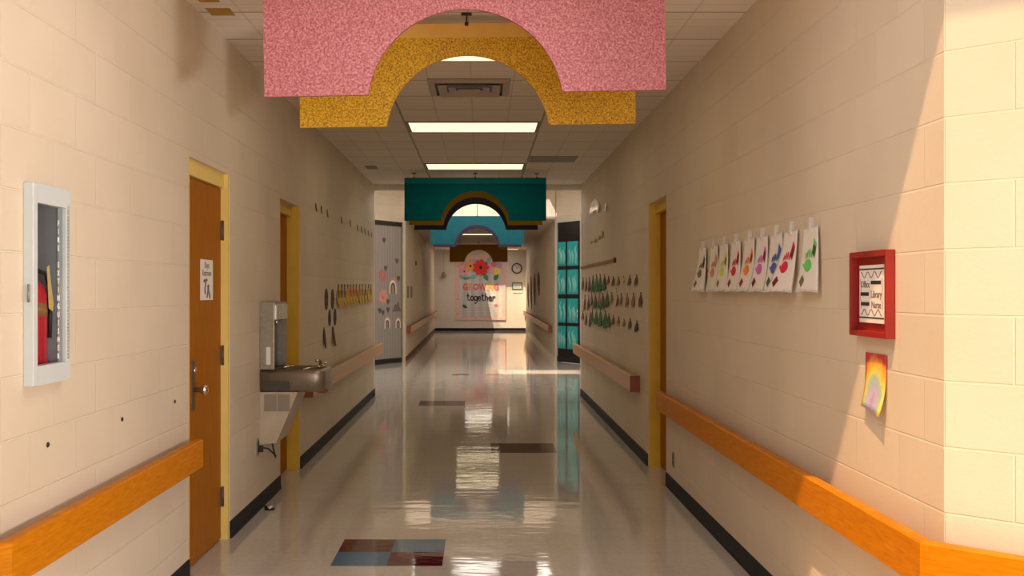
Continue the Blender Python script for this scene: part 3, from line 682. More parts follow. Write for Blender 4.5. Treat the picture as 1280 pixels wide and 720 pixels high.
for y0_, y1_ in ((-0.115, -0.03), (-0.205, -0.122)):
    g = MB()
    for k in range(9): g.box(-fw+0.0065, -fw+0.0105, y0_, y1_, 0.672+k*0.0125, 0.680+k*0.0125)
    g.box(-fw+0.009, -fw+0.012, y0_, y1_, 0.668, 0.785)
    g.out('vent_grille', 'grille', df)
# power cord belongs to the fountain; outlet is its own thing
ol = thing('wall_outlet', 'dark wall outlet below the drinking fountain with black plug in it', 'outlet', (XL, 7.13, 0.435), LROT, 'wall outlets low on the block walls')
MB().box(-0.035, 0.035, -0.006, 0, -0.058, 0.058, bev=0.002).out('cover_plate', 'grille', ol)
MB().box(-0.017, 0.017, -0.009, -0.006, 0.006, 0.04).box(-0.017, 0.017, -0.009, -0.006, -0.04, -0.006).out('socket', 'black', ol)
lx = 7.13-(FY0+FY1)/2
crd = MB().tube([(lx, -0.035, 0.43), (lx+0.02, -0.07, 0.42), (lx+0.05, -0.115, 0.37), (lx+0.09, -0.105, 0.35), (lx+0.12, -0.09, 0.38), (lx+0.135, -0.075, 0.435), (lx+0.13, -0.06, 0.46)], 0.006).out('power_cord', 'black', df)
MB().box(lx-0.012, lx+0.012, -0.04, -0.0095, 0.40, 0.445, bev=0.004).out('plug', 'black', crd)
o2 = thing('wall_outlet', 'small metal wall outlet above baseboard just before the right yellow door', 'outlet', (XR, 7.77, 0.245), RROT, 'wall outlets low on the block walls')
MB().box(-0.035, 0.035, -0.006, 0, -0.058, 0.058, bev=0.002).out('cover_plate', 'grille', o2)
MB().box(-0.017, 0.017, -0.009, -0.006, 0.006, 0.04).box(-0.017, 0.017, -0.009, -0.006, -0.04, -0.006).out('socket', 'black', o2)
# door stop
dst = thing('door_stop', 'small dome door stop on the floor below the drinking fountain', 'door stop', (-1.445, 7.17, 0.0))
MB().lathe([(0.032, 0), (0.032, 0.012), (0.026, 0.024), (0.014, 0.030), (0.001, 0.031)], seg=18).out('dome', 'chrome', dst)
MB().lathe([(0.033, 0.0), (0.036, 0.004), (0.036, 0.013), (0.033, 0.016)], seg=18).tube([(-0.03, 0.0, 0.02), (-0.045, 0.01, 0.035)], 0.008).out('rubber_ring', 'black', dst)

# ------------------------------------------------------------------ small paper cut-outs on walls
ORD = ['first', 'second', 'third', 'fourth', 'fifth', 'sixth', 'seventh', 'eighth', 'ninth', 'tenth', 'eleventh', 'twelfth', 'thirteenth', 'fourteenth', 'fifteenth', 'sixteenth']
def lens(w, h, n=14, tip=1.0, z0=0.0):
    pts = []
    for k in range(n+1):
        t = k/n; pts.append((w/2*math.sin(PI*t)**0.8, z0+h/2-h*t))
    for k in range(n-1, 0, -1):
        t = k/n; pts.append((-w/2*math.sin(PI*t)**0.8, z0+h/2-h*t))
    return pts
def curl(o, amt=0.012):
    """bend a flat cut-out so its lower end lifts off the wall"""
    zs = [v.co.z for v in o.data.vertices]; a, b = min(zs), max(zs)
    for v in o.data.vertices: v.co.y -= amt*((b-v.co.z)/(b-a))**2
    return o
# row of small brown tags, upper left wall
tagpx = [(394.5, 260), (401.3, 263), (408.7, 267.5), (426.5, 276), (437.5, 279.5), (446.5, 285.5), (451.5, 287.5), (455.7, 289.5), (460, 292), (464, 294)]
for i, (px, py) in enumerate(tagpx):
    Y = yl(px); o = MB().prism(lens(0.07, 0.075), -0.003, 0).prism([(-0.03, 0.02), (-0.012, 0.045), (0.03, 0.03), (0.0, 0.01)], -0.005, -0.001).out('hanging_tag', 'brown_card', None, (XL, Y, zz(py, Y)), LROT)
    curl(o); tag(o, f'small brown paper tag high on left wall, {ORD[i]} from the yellow door frame', 'paper tag', 'brown paper tags high on the left wall')
# black looped cut-outs
def loop_cut(w, h, mat='black_card'):
    mb = MB(); n = 20
    o_ = [mb.bm.verts.new((w/2*math.cos(2*PI*k/n), -0.004, h/2*math.sin(2*PI*k/n)*(1.15 if k < n/2 else 1.0))) for k in range(n)]
    i_ = [mb.bm.verts.new((w*0.10*math.cos(2*PI*k/n), -0.004, h*0.17*math.sin(2*PI*k/n)-0.02*h)) for k in range(n)]
    for k in range(n): mb.bm.faces.new((o_[k], o_[(k+1) % n], i_[(k+1) % n], i_[k]))
    r = bmesh.ops.extrude_face_region(mb.bm, geom=list(mb.bm.faces))
    for v in [g for g in r['geom'] if isinstance(g, bmesh.types.BMVert)]: v.co.y += 0.004
    return mb
cuts = [(407.7, 375, 0.22, 0.20, 'black looped paper cutout on left wall, upper row, nearest the door'),
        (415.5, 375, 0.21, 0.20, 'black looped paper cutout on left wall, upper row, beside the yellow cutouts'),
        (411.8, 398, 0.17, 0.16, 'black looped paper cutout on left wall, second row, nearer the door'),
        (418.5, 397, 0.20, 0.17, 'black looped paper cutout on left wall, second row, under the yellow cutouts')]
for px, py, w, h, lb in cuts:
    Y = yl(px); o = loop_cut(w, h).out('hanging_cutout', 'black_card', None, (XL, Y, zz(py, Y)), LROT); tag(o, lb, 'paper cutout', 'dark paper cutouts on the left wall')
Y = yl(404.8); o = MB().prism(lens(0.14, 0.21), -0.005, 0).out('hanging_leaf', 'black_card', None, (XL, Y, zz(422.5, Y)), LROT); curl(o, 0.02); tag(o, 'single slim black paper cutout lowest on left wall, nearest the door', 'paper cutout', 'dark paper cutouts on the left wall')
Y = yl(415.5); mb = MB()
for k in range(3): mb.prism([(-0.03+k*0.02, 0.1), (0.0+k*0.02, 0.1), (0.0+(k-0.5)*0.07, -0.1+0.03*(k == 0)), (-0.04+(k-0.5)*0.07, -0.1+0.03*(k == 0))], -0.004-0.001*k, 0)
o = mb.out('hanging_tassel', 'brown_card', None, (XL, Y, zz(420.5, Y)), LROT); curl(o, 0.02); tag(o, 'brown streamer paper cutout hanging lowest under the black loops', 'paper cutout', 'dark paper cutouts on the left wall')
ycut = [(422.3, 'grey_card'), (426.2, 'grey_card'), (430.0, 'grey_card'), (433.8, 'yellow_card'), (437.5, 'red_paint'), (441.2, 'red_paint'), (444.8, 'red_paint'), (449.0, 'tan_card'), (452.5, 'darkred_card'), (456.2, 'darkred_card'), (460, 'yellow_card'), (463.0, 'brown_card')]
nm = {'grey_card': 'grey', 'yellow_card': 'yellow', 'red_paint': 'red', 'tan_card': 'tan', 'darkred_card': 'dark red', 'brown_card': 'brown'}
for i, (px, top) in enumerate(ycut):
    Y = yl(px); py = 373-0.10*(px-422)
    r = thing('corn_cutout', f'yellow paper cutout with {nm[top]} top, {ORD[i]} in row from the black loops', 'paper cutout', (XL, Y, zz(py, Y)), LROT, 'yellow paper cutouts on the left wall')
    w = 0.25; h = 0.24
    o = MB().prism([(x+0.03*(z/0.1)**2 if z < 0 else x, z) for x, z in lens(w, h)], -0.004, 0).out('body', 'yellow_card', r); curl(o, 0.03)
    MB().prism([(-0.06, 0.01), (-0.05, 0.075), (-0.02, 0.055), (0.0, 0.105), (0.025, 0.055), (0.055, 0.08), (0.06, 0.005), (0.0, -0.02)], -0.012, -0.0045).out('top_piece', top, r)
    MB().tube([(0.0, -0.004, 0.10), (0.01, -0.008, 0.15)], 0.006, 6).out('stem', 'brown_card', r)

# right wall: leaf cut-outs
GR = 'paper leaf cutouts in three rows on the right wall'
def leafcut(row, i, px, py, w, h, mat, col, green=False):
    w *= 1.35; h *= 1.12
    Y = yr(px); lab = f'{col} paper leaf cutout in {row} row, {ORD[i]} from the yellow door frame'
    r = thing('leaf_cutout', lab, 'paper cutout', (XR, Y, zz(py, Y)), RROT, GR)
    o = MB().prism(lens(w, h), -0.004, 0).out('blade', mat, r); curl(o, 0.02)
    MB().tube([(0, -0.002, h*0.45), (0.01, -0.006, h*0.62)], 0.005, 6).out('stem', 'brown_card', r)
    if green:
        o = MB().prism([(x*1.1+0.03, z*0.55-h*0.28) for x, z in lens(w, h)], -0.010, -0.0045).prism([(x*0.9-0.05, z*0.5-h*0.2) for x, z in lens(w, h)], -0.014, -0.0105).out('green_leaf', 'leaf_green', r); curl(o, 0.02)
rows = {
 'top': [(796, 351, .12, .085, 'brown_card', 'dark brown'), (787.5, 351.5, .13, .085, 'brown_card', 'dark brown'), (780, 350, .10, .06, 'yellow_card', 'dull yellow'), (773.5, 352, .13, .075, 'tan_card', 'tan'),
         (767, 352.5, .15, .085, 'maroon_card', 'maroon'), (761, 351.5, .13, .08, 'darkred_card', 'dark red'), (756, 354, .20, .15, 'black_card', 'green and black', True), (750.5, 355, .2, .17, 'leaf_green', 'green', True),
         (746, 355, .2, .17, 'leaf_green', 'bushy green', True), (741.5, 356, .2, .17, 'darkgreen_card', 'dark green', True), (737, 357, .16, .16, 'brown_card', 'thin brown'), (733, 357, .16, .15, 'maroon_card', 'thin maroon'), (729, 356, .18, .15, 'brown_card', 'long brown')],
 'middle': [(801.5, 376, .13, .11, 'brown_card', 'dark brown'), (792.3, 376.5, .13, .11, 'tan_card', 'tan brown'), (784.5, 376.5, .13, .11, 'tan_card', 'tan'), (777, 375.5, .10, .10, 'tan_card', 'pale tan'), (772.5, 377, .09, .10, 'brown_card', 'brown'),
            (770.3, 362.5, .03, .03, 'white', 'white'), (765, 373.5, .14, .1, 'tan_card', 'light brown'), (759.5, 375, .2, .14, 'leaf_green', 'green', True), (754, 377, .22, .15, 'brown_card', 'green and brown', True), (749.5, 377, .2, .15, 'tan_card', 'green and tan', True),
            (744.5, 377, .2, .15, 'brown_card', 'leafy brown', True), (740, 376, .16, .14, 'brown_card', 'slim brown'), (736, 380, .16, .16, 'brown_card', 'long brown'), (731.5, 380, .16, .18, 'maroon_card', 'thin maroon')],
 'bottom': [(796.5, 409, .13, .085, 'black_card', 'black brown'), (788, 406, .13, .085, 'brown_card', 'dark brown'), (780.5, 404, .10, .06, 'tan_card', 'faint tan'), (773.5, 402, .13, .075, 'tan_card', 'tan'), (767, 401, .14, .085, 'maroon_card', 'maroon'),
            (761.5, 401, .2, .12, 'darkgreen_card', 'dark green', True), (757, 400, .22, .16, 'leaf_green', 'green', True), (751, 398, .23, .17, 'leaf_green', 'bushy green', True), (745.6, 397, .17, .15, 'leaf_green', 'bright green', True), (740.6, 395, .15, .15, 'darkgreen_card', 'slim green', True),
            (738, 401, .18, .16, 'maroon_card', 'thin maroon'), (733, 400, .16, .14, 'brown_card', 'brown'), (729, 395, .18, .1, 'darkred_card', 'dark red')],
}
for row, L in rows.items():
    for i, a in enumerate(L): leafcut(row, i, *a)
# white ragged cloud-like paper, small white scrap, brown scraps, display rail
Y = yr(744.5); o = MB().prism([(-0.55, 0.09), (0.1, 0.10), (0.35, 0.04), (0.55, -0.02), (0.55, -0.10), (0.45, -0.07), (0.36, -0.11), (0.26, -0.05), (0.1, -0.06), (-0.05, -0.04), (-0.2, -0.07), (-0.38, -0.03), (-0.5, -0.06)], -0.006, 0).out('hanging_banner', 'laminated', None, (XR, Y, zz(259, Y)), RROT)
curl(o, 0.03); tag(o, 'ragged white paper shape high on right wall before the black door', 'paper')
Y = yr(758); o = MB().prism([(-0.09, 0.04), (0.08, 0.05), (0.09, -0.05), (-0.06, -0.04)], -0.005, 0).out('hanging_scrap', 'laminated', None, (XR, Y, zz(259, Y)), RROT); curl(o, 0.02); tag(o, 'small white paper scrap high on right wall beside the ragged paper', 'paper')
for i, (px, py, w, h, lb) in enumerate(((740, 303, .25, .04, 'short flat'), (745, 301, .3, .055, 'broad low'), (750, 297, .28, .055, 'broad upper'), (754, 293, .14, .09, 'upright'))):
    Y = yr(px); o = MB().prism(lens(w, h, 8), -0.004, 0).out('hanging_strip', 'tan_card', None, (XR, Y, zz(py, Y)), RROT); curl(o, 0.008)
    tag(o, f'{lb} tan paper strip under the ragged white paper, {ORD[3-i]} from the door frame', 'paper strip', 'tan paper strips on the right wall')
dr = thing('display_rail', 'long thin brown display rail above the leaf cutouts on right wall', 'display rail', (XR, 13.0, 1.82), RROT)
MB().box(-1.85, 1.88, -0.02, 0, -0.018, 0.018, bev=0.003).out('rail_bar', 'tan_card', dr)
MB().box(1.88, 1.93, -0.026, 0, -0.026, 0.026, bev=0.003).out('end_cap', 'black', dr)

# ------------------------------------------------------------------ hand-print art sheets, right wall
sheets = [(1016.5, 'green_paint', 'darkgreen_card', 'green', 'olive_paint'), (992, 'crimson_paint', 'maroon_card', 'crimson', 'maroon_card'), (973, 'blue_paint', 'blue_paint', 'blue', 'grey_card'),
          (955.7, 'magenta_paint', 'maroon_card', 'magenta', 'maroon_card'), (939.7, 'orange_paint', 'darkred_card', 'orange', 'darkred_card'), (922.5, 'red_paint', 'maroon_card', 'red', 'maroon_card'),
          (907.5, 'yellow_paint_art', 'olive_paint', 'yellow', 'olive_paint'), (894.6, 'salmon_paint', 'salmon_paint', 'salmon', 'white'), (880.8, 'olive_paint', 'black_card', 'dark olive', 'olive_paint')]
rs = random.Random(3)
for i, (px, hc, dc, cn, dc2) in enumerate(sheets):
    Y = yr(px); tilt = (0.0, 0.06, -0.01, 0.01, 0.02, 0.0, 0.01, -0.02, 0.03)[i]; lift = (0.03, 0.07, 0.035, 0.04, 0.04, 0.035, 0.03, 0.03, 0.05)[i]
    r = thing('art_sheet', f'hanging white art sheet with {cn} handprint, {ORD[i]} sheet from the red sign box' if cn != 'salmon' else 'hanging white art sheet with salmon smear, second sheet from the far end', 'artwork', (XR, Y, 1.775), RROT, 'handprint art sheets pinned on the right wall')
    W, H = 0.232, 0.285
    def PT(u, v, o=0.0, tilt=tilt, lift=lift):
        x = (u-0.5)*W*(0.90+0.18*v) - tilt*v; z = -H*v*(1-0.02*math.sin(PI*u))
        y = -0.012-lift*v*v*(1-0.75*u)-0.006*math.sin(PI*u)*v-o
        return (x, y, z)
    def sheet(u0, u1, v0, v1, off, nu=10, nv=12):
        mb = MB(); g = [[mb.bm.verts.new(PT(u0+(u1-u0)*a/nu, v0+(v1-v0)*b/nv, off)) for a in range(nu+1)] for b in range(nv+1)]
        for b in range(nv):
            for a in range(nu):
                f = mb.bm.faces.new((g[b][a], g[b][a+1], g[b+1][a+1], g[b+1][a])); f.smooth = True
        return mb
    p = sheet(0, 1, 0, 1, 0).out('paper', 'white', r)
    sf = p.modifiers.new('thickness', 'SOLIDIFY'); sf.thickness = 0.001
    def shape(pts, off, mb):
        mb.bm.faces.new([mb.bm.verts.new(PT(u, v, off)) for u, v in pts])
    def ell(cu, cv, ru, rv, n=14, rot=0): return [(cu+ru*math.cos(t)*math.cos(rot)-rv*math.sin(t)*math.sin(rot)*H/W, cv+ru*math.cos(t)*math.sin(rot)*W/H+rv*math.sin(t)*math.cos(rot)) for t in [2*PI*k/n for k in range(n)]]
    # hand: palm, fingers, thumb on the sheet
    mb = MB(); shape(ell(0.50, 0.60, 0.19, 0.10), 0.0022, mb)
    for k, (du, dv, L) in enumerate(((-0.14, -0.02, 0.055), (-0.05, -0.05, 0.07), (0.05, -0.055, 0.075), (0.15, -0.04, 0.06))):
        shape(ell(0.52+du*1.1, 0.50+dv-0.03, 0.040, L, 10, 0.2), 0.0024+0.0001*k, mb)
    shape(ell(0.29, 0.60, 0.09, 0.025, 10, 0.5), 0.0023, mb)
    mb.out('handprint', hc, r)
    mb = MB(); shape([(0.78, 0.18), (0.93, 0.28), (0.82, 0.50), (0.68, 0.40)], 0.0022, mb); mb.out('paint_streak', hc, r)
    mb = MB(); shape([(0.78, 0.27), (0.90, 0.33), (0.83, 0.47), (0.70, 0.41)], 0.0030, mb); mb.out('diamond', dc, r)
    mb = MB(); shape([(0.27, 0.74), (0.42, 0.82), (0.30, 0.93), (0.15, 0.84)], 0.0026, mb); mb.out('diamond', dc2, r)
    mb = MB()
    for (u0, u1, v0, v1) in ((0, 1, 0, 0.022), (0, 1, 0.965, 1), (0, 0.025, 0.022, 0.965), (0.975, 1, 0.022, 0.965)):
        s_ = sheet(u0, u1, v0, v1, 0.0012, 4, 4); me_t = bpy.data.meshes.new('t'); s_.bm.to_mesh(me_t); s_.bm.free(); mb.bm.from_mesh(me_t); bpy.data.meshes.remove(me_t)
    mb.out('sheet_border', 'cab', r)
    cl_ = MB().box(-0.012, -0.002, -0.022, 0.0, -0.02, 0.04, bev=0.001).box(0.003, 0.013, -0.022, 0.0, -0.02, 0.04, bev=0.001).tube([(-0.014, -0.011, 0.015), (0.014, -0.011, 0.015)], 0.004, 6).out('clothespin', 'clip', r)

# ------------------------------------------------------------------ red boxed sign
sY, sZ = (3.612+3.973)/2, 1.487
sb = thing('sign_box', 'red wooden box frame with white direction card on the right wall', 'sign', (XR, sY, sZ), RROT)
w2, h2 = 0.180, 0.155
MB().box(-w2, -w2+0.02, -0.034, -0.001, -h2, h2, bev=0.002).box(w2-0.014, w2, -0.034, -0.001, -h2, h2, bev=0.002).box(-w2+0.02, w2-0.014, -0.034, -0.001, -h2, -h2+0.02).box(-w2+0.02, w2-0.014, -0.034, -0.001, h2-0.02, h2).out('box_frame', 'sign_red', sb)
MB().box(-w2+0.02, w2-0.02, -0.006, -0.001, -h2+0.02, h2-0.02).out('back_panel', 'sign_red', sb)
MB().box(-0.130, 0.108, -0.0125, -0.0062, -0.105, 0.105).out('card', 'white', sb)
bw = MB().box(-0.130, 0.108, -0.0135, -0.0125, 0.088, 0.093).box(-0.130, 0.108, -0.0135, -0.0125, -0.089, -0.084)
for s_, z0_ in ((1, 0.070), (-1, -0.067)):
    bw.tube([(-0.112+0.20*k/40, -0.0128, z0_+s_*0.011*math.cos(k/40*2*PI*3)) for k in range(41)], 0.0013, 6)
for x in (-0.115, 0.092): bw.tube([(x+0.003*math.sin(k), -0.0128, -0.055+0.11*k/12) for k in range(13)], 0.0009, 6)
bw.out('scallop_border', 'ink', sb)
text('lettering', 'Office', 0.036, 'ink_soft', sb, -0.070, 0.034, -0.0130); text('lettering', 'Library', 0.036, 'ink_brown', sb, 0.036, -0.002, -0.0130); text('lettering', 'Nurse', 0.036, 'ink_brown', sb, 0.036, -0.040, -0.0130)
for x0_, x1_, z_ in ((-0.015, 0.080, 0.042), (-0.113, -0.036, 0.000), (-0.113, -0.030, -0.036)):
    MB().box(x0_, x1_, -0.0136, -0.0126, z_-0.007, z_+0.006).out('black_bar', 'ink', sb)

# rainbow drawing
rY = (3.886+3.68)/2
rb = MB(); nu, nv = 8, 10
g = [[rb.bm.verts.new(((a/nu-0.5)*0.20, -0.003-0.030*(b/nv)**3*(0.6+0.4*a/nu), -0.10*(b/nv)*2+0.10-0.018*(b/nv)*(a/nu)**2)) for a in range(nu+1)] for b in range(nv+1)]
for b_ in range(nv):
    for a in range(nu): rb.bm.faces.new((g[b_][a], g[b_][a+1], g[b_+1][a+1], g[b_+1][a])).smooth = True
rb = rb.out('rainbow_art', 'rainbow', None, (XR, rY, 1.172), RROT)
rb.modifiers.new('thickness', 'SOLIDIFY').thickness = 0.0012
tag(rb, 'rainbow drawing on paper curling off right wall below the red sign box', 'drawing')

# ------------------------------------------------------------------ hanging arches
def arch(label, Yp, mat, band=None, roll=0.0, xc=-0.07, t=0.022, hooks=True, dz=0.0, hc=HC, w=1.813, half=0.438, rise=0.38, zb=2.39, zt=2.94, bandh=0.075):
    r = thing('hanging_arch', label, 'hanging arch', (xc, Yp, zb+dz), 0, 'painted arches hung across the corridor')
    r.rotation_euler = (0, roll, 0)
    R = (half*half+rise*rise)/(2*rise); zc = rise-R
    a0 = math.asin(min(1, half/R)); a0 = a0 if zc >= 0 else a0
    st_ = math.atan2(-zc, -half); en = math.atan2(-zc, half)
    if st_ < 0: st_ += 2*PI
    arc = [(R*math.cos(st_+(en-st_)*k/40), zc+R*math.sin(st_+(en-st_)*k/40)) for k in range(41)]
    top = zt-zb
    pts = [(-w/2, 0)] + arc + [(w/2, 0), (w/2, top), (-w/2, top)]
    o = MB().prism(pts, -t/2, t/2).out('arch_board', mat, r)
    if band: MB().box(-w/2, w/2, -t/2-0.004, -t/2, top-bandh, top).out('top_band', band, r)
    e = MB()
    for x in ([-w/2+0.12, 0.0, w/2-0.12] if hooks else [0.0]):
        h = MB().tube([(x, 0, top-0.01), (x, 0, top+0.03), (x, 0, hc-zb-dz)], 0.004, 6).box(x-0.028, x+0.028, -0.012, 0.012, hc-zb-dz-0.012, hc-zb-dz-0.001).box(x-0.01, x+0.01, -t/2-0.006, t/2+0.006, top-0.012, top+0.008)
        h.out('ceiling_clip', 'black', r)
    return r
arch('pink glitter arch hanging nearest, cut with a round opening', 4.74, 'pink', roll=-math.radians(1.0))
arch('golden yellow glitter arch hanging right behind the pink one', 5.67, 'gold', band='gold_plain', roll=-math.radians(0.7))
arch('dark teal arch hanging before the end of the near corridor', 13.4, 'teal', band='teal_strip')
arch('mustard arch showing as a rim just behind the dark teal arch', 14.26, 'mustard')
arch('navy blue arch showing as a rim behind the mustard arch', 15.4, 'navy', hc=HR, zt=2.9)
arch('light teal arch hanging in the second rotunda', 20.3, 'teal_light', hc=HR)
arch('dark purple arch showing as a rim behind the light teal arch', 21.55, 'purple', hc=HR)
arch('small looking brown arch in front of the far bulletin board', 32.8, 'brown')

# ------------------------------------------------------------------ ceiling fixtures
for i, (Yc, lb) in enumerate(((6.53, 'lit ceiling light partly hidden behind the golden arch'), (9.59, 'long lit ceiling light between the golden arch and the vent and teal arch'), (12.64, 'lit ceiling light just before the dark teal arch'),
                              (24.6, 'lit far ceiling light seen through the light teal arch, nearer one'), (27.9, 'lit far ceiling light seen through the light teal arch, second one'), (35.6, 'lit ceiling light beyond the brown arch'))):
    if i == 1: lb = 'long lit ceiling light just beyond the square vent'
    r = thing('ceiling_light', lb, 'ceiling light', (-0.07, Yc, HC), 0, 'fluorescent ceiling lights')
    MB().box(-0.60, -0.575, -0.295, 0.295, -0.012, 0).box(0.575, 0.60, -0.295, 0.295, -0.012, 0).box(-0.575, 0.575, -0.295, -0.28, -0.012, 0).box(-0.575, 0.575, 0.28, 0.295, -0.012, 0).out('frame', 'light_frame', r)
    MB().box(-0.575, 0.575, -0.28, 0.28, -0.008, -0.001).out('diffuser', 'diffuser', r)
v = thing('ceiling_vent', 'square louvred air vent in the ceiling seen through the golden arch', 'vent', (-0.085, 7.72, HC))
def sqring(mb, a, b_, z0, z1):
    pa = [(-a, -a), (a, -a), (a, a), (-a, a)]; pb = [(-b_, -b_), (b_, -b_), (b_, b_), (-b_, b_)]
    A = [mb.bm.verts.new((x, y, z0)) for x, y in pa]; B = [mb.bm.verts.new((x, y, z1)) for x, y in pb]
    for k in range(4): mb.bm.faces.new((A[k], A[(k+1) % 4], B[(k+1) % 4], B[k]))
mb = MB().box(-0.30, 0.30, -0.30, 0.30, -0.004, -0.001); mb.out('backing', 'dark', v)
for k, (a, b_) in enumerate(((0.30, 0.245), (0.225, 0.165), (0.15, 0.10), (0.08, 0.03))):
    mb = MB(); sqring(mb, a, b_, -0.034 if k else -0.006, -0.008 if k else -0.024); o = mb.out('louvre_ring', 'vent', v); o.modifiers.new('t', 'SOLIDIFY').thickness = 0.003
v2 = thing('ceiling_vent', 'dark narrow slot vent in the ceiling right of the third light', 'vent', (0.82, 11.95, HC))
MB().box(-0.27, 0.27, -0.26, 0.26, -0.006, -0.001).out('vent_frame', 'light_frame', v2)
mb = MB()
for k in range(9): mb.box(-0.25, 0.25, -0.22+k*0.05, -0.19+k*0.05, -0.014, -0.006)
mb.out('slat', 'grille', v2)
v3 = thing('ceiling_vent', 'small slot vent in the ceiling near the left wall corner', 'vent', (-1.33, 12.75, HC))
MB().box(-0.07, 0.07, -0.16, 0.16, -0.005, -0.001).out('vent_frame', 'light_frame', v3)
mb = MB()
for k in range(5): mb.box(-0.06, 0.06, -0.13+k*0.055, -0.10+k*0.055, -0.010, -0.005)
mb.out('slat', 'grille', v3)

# ------------------------------------------------------------------ door 4 decorations
def on_door(root, x, z, y=0.018): 
    p = in_frame(root, x, y, z); return (p.x, p.y, p.z)
def flower_mesh(rad, n=7, y=-0.004):
    pts = []
    for k in range(n*8):
        t = 2*PI*k/(n*8); rr = rad*(0.72+0.28*abs(math.cos(n*t/2))); pts.append((rr*math.cos(t), rr*math.sin(t)))
    return MB().prism(pts, y, 0)
def ppx(px, py):   # point on the door 4 plane
    # ray through pixel meets the door line
    a, b = Vector(LD0), Vector(LD1); k = (px-CX)/FPX
    d = b-a; t = (k*a.y-a.x)/(d.x-k*d.y); p = a+d*t
    return 0.8-(d.length*t), zz(py, p.y)
GD = 'paper decorations on the grey plank door'
for px, py, rad, mt, lb in ((479, 344, .13, 'pink_card', 'pink paper flower on grey plank door, upper of two'), (479.5, 371, .17, 'peach_card', 'large peach paper flower on grey plank door, lower of two')):
    x, z = ppx(px, py); r = thing('paper_flower', lb, 'paper flower', on_door(d4, x, z), ang, GD)
    flower_mesh(rad).out('petals', mt, r); MB().lathe([(rad*0.25, -0.008), (rad*0.2, -0.012), (0.001, -0.013)], axis='Y', seg=10).out('centre', 'poster_coral', r)
for px, py, sc, lb in ((492, 360, 1.0, 'tall paper rainbow arch in middle of grey plank door'), (485, 405, 0.75, 'small paper rainbow low on grey plank door, nearer the frame'), (498.5, 405, 0.7, 'small paper rainbow low on grey plank door, nearer the corridor')):
    x, z = ppx(px, py); r = thing('paper_rainbow', lb, 'paper rainbow', on_door(d4, x, z), ang, GD)
    for k, mt in enumerate(('peach_card', 'white', 'ink_soft')):
        R1, R0 = (0.17-0.045*k)*sc, (0.135-0.045*k)*sc
        pts = [(R1*math.cos(t), R1*math.sin(t)*1.3) for t in [PI*j/14 for j in range(15)]] + [(-R1, -0.12*sc), (-R0, -0.12*sc)] + [(R0*math.cos(t), R0*math.sin(t)*1.3) for t in [PI-PI*j/14 for j in range(15)]] + [(R0, -0.12*sc), (R1, -0.12*sc)]
        MB().prism(pts, -0.004, 0).out('rainbow_band', mt, r)
for i, (px, py, lb) in enumerate(((475.5, 388, 'dark paper heart low left on grey plank door beside frame'), (479.5, 390.5, 'dark paper heart under the peach flower'), (486, 377, 'dark paper heart right of the peach flower'), (483, 335, 'dark paper heart above the pink flower'),
                          (497, 326, 'dark paper heart highest on the right of grey plank door'), (481, 300, 'dark paper heart at the top left of grey plank door'), (486, 387, 'dark paper heart under the tall rainbow'), (499, 348, 'dark paper heart right of the tall rainbow'))):
    x, z = ppx(px, py); o = MB().prism([(0, -0.07), (0.055, 0.0), (0.05, 0.045), (0.02, 0.05), (0, 0.025), (-0.02, 0.05), (-0.05, 0.045), (-0.055, 0.0)], -0.004, 0).out('paper_heart', 'grey_card', None, on_door(d4, x, z), ang)
    tag(o, lb, 'paper heart', GD)
x, z = ppx(497, 384); o = MB().prism([(-0.16, -0.09), (0.16, -0.09), (0.1, 0.0), (0.05, 0.12), (-0.02, 0.03), (-0.06, 0.07)], -0.004, 0).out('paper_mountain', 'ink_soft', None, on_door(d4, x, z), ang); tag(o, 'grey paper mountain shape on the right of grey plank door', 'paper mountain', GD)

# door 5 turquoise sheets (2 columns x 4 rows)
rown = ['top', 'second', 'third', 'lowest']
for c, (x0, x1, side) in enumerate(((-0.728, -0.432, 'left'), (-0.378, 0.0, 'right'))):
    for k, (za, zb_) in enumerate(((2.01, 2.51), (1.42, 1.93), (0.83, 1.33), (0.29, 0.76))):
        p = in_frame(d5, (x0+x1)/2, 0.029, (za+zb_)/2)
        r = thing('turquoise_sheet', f'turquoise painted paper panel on black door, {side} column, {rown[k]} row', 'paper panel', p, ang2, 'turquoise panels on the black door')
        w, h = (x1-x0)/2, (zb_-za)/2
        o = MB().box(-w, w, -0.006, 0, -h, h).out('paper', 'teal_sheet', r)
        rr = random.Random(c*10+k); mb = MB()
        for j in range(3):
            xx = (-0.5+0.5*j)*w+rr.uniform(-.03, .03); zt_ = h*rr.uniform(0.2, 0.8)
            mb.tube([(xx, -0.006, -h*0.85), (xx+0.03, -0.006, -h*0.2), (xx-0.02, -0.006, zt_*0.5), (xx+0.02, -0.006, zt_)], [0.02, 0.028, 0.022, 0.006], 6)
        mb.out('painted_figure', 'teal_ghost', r)

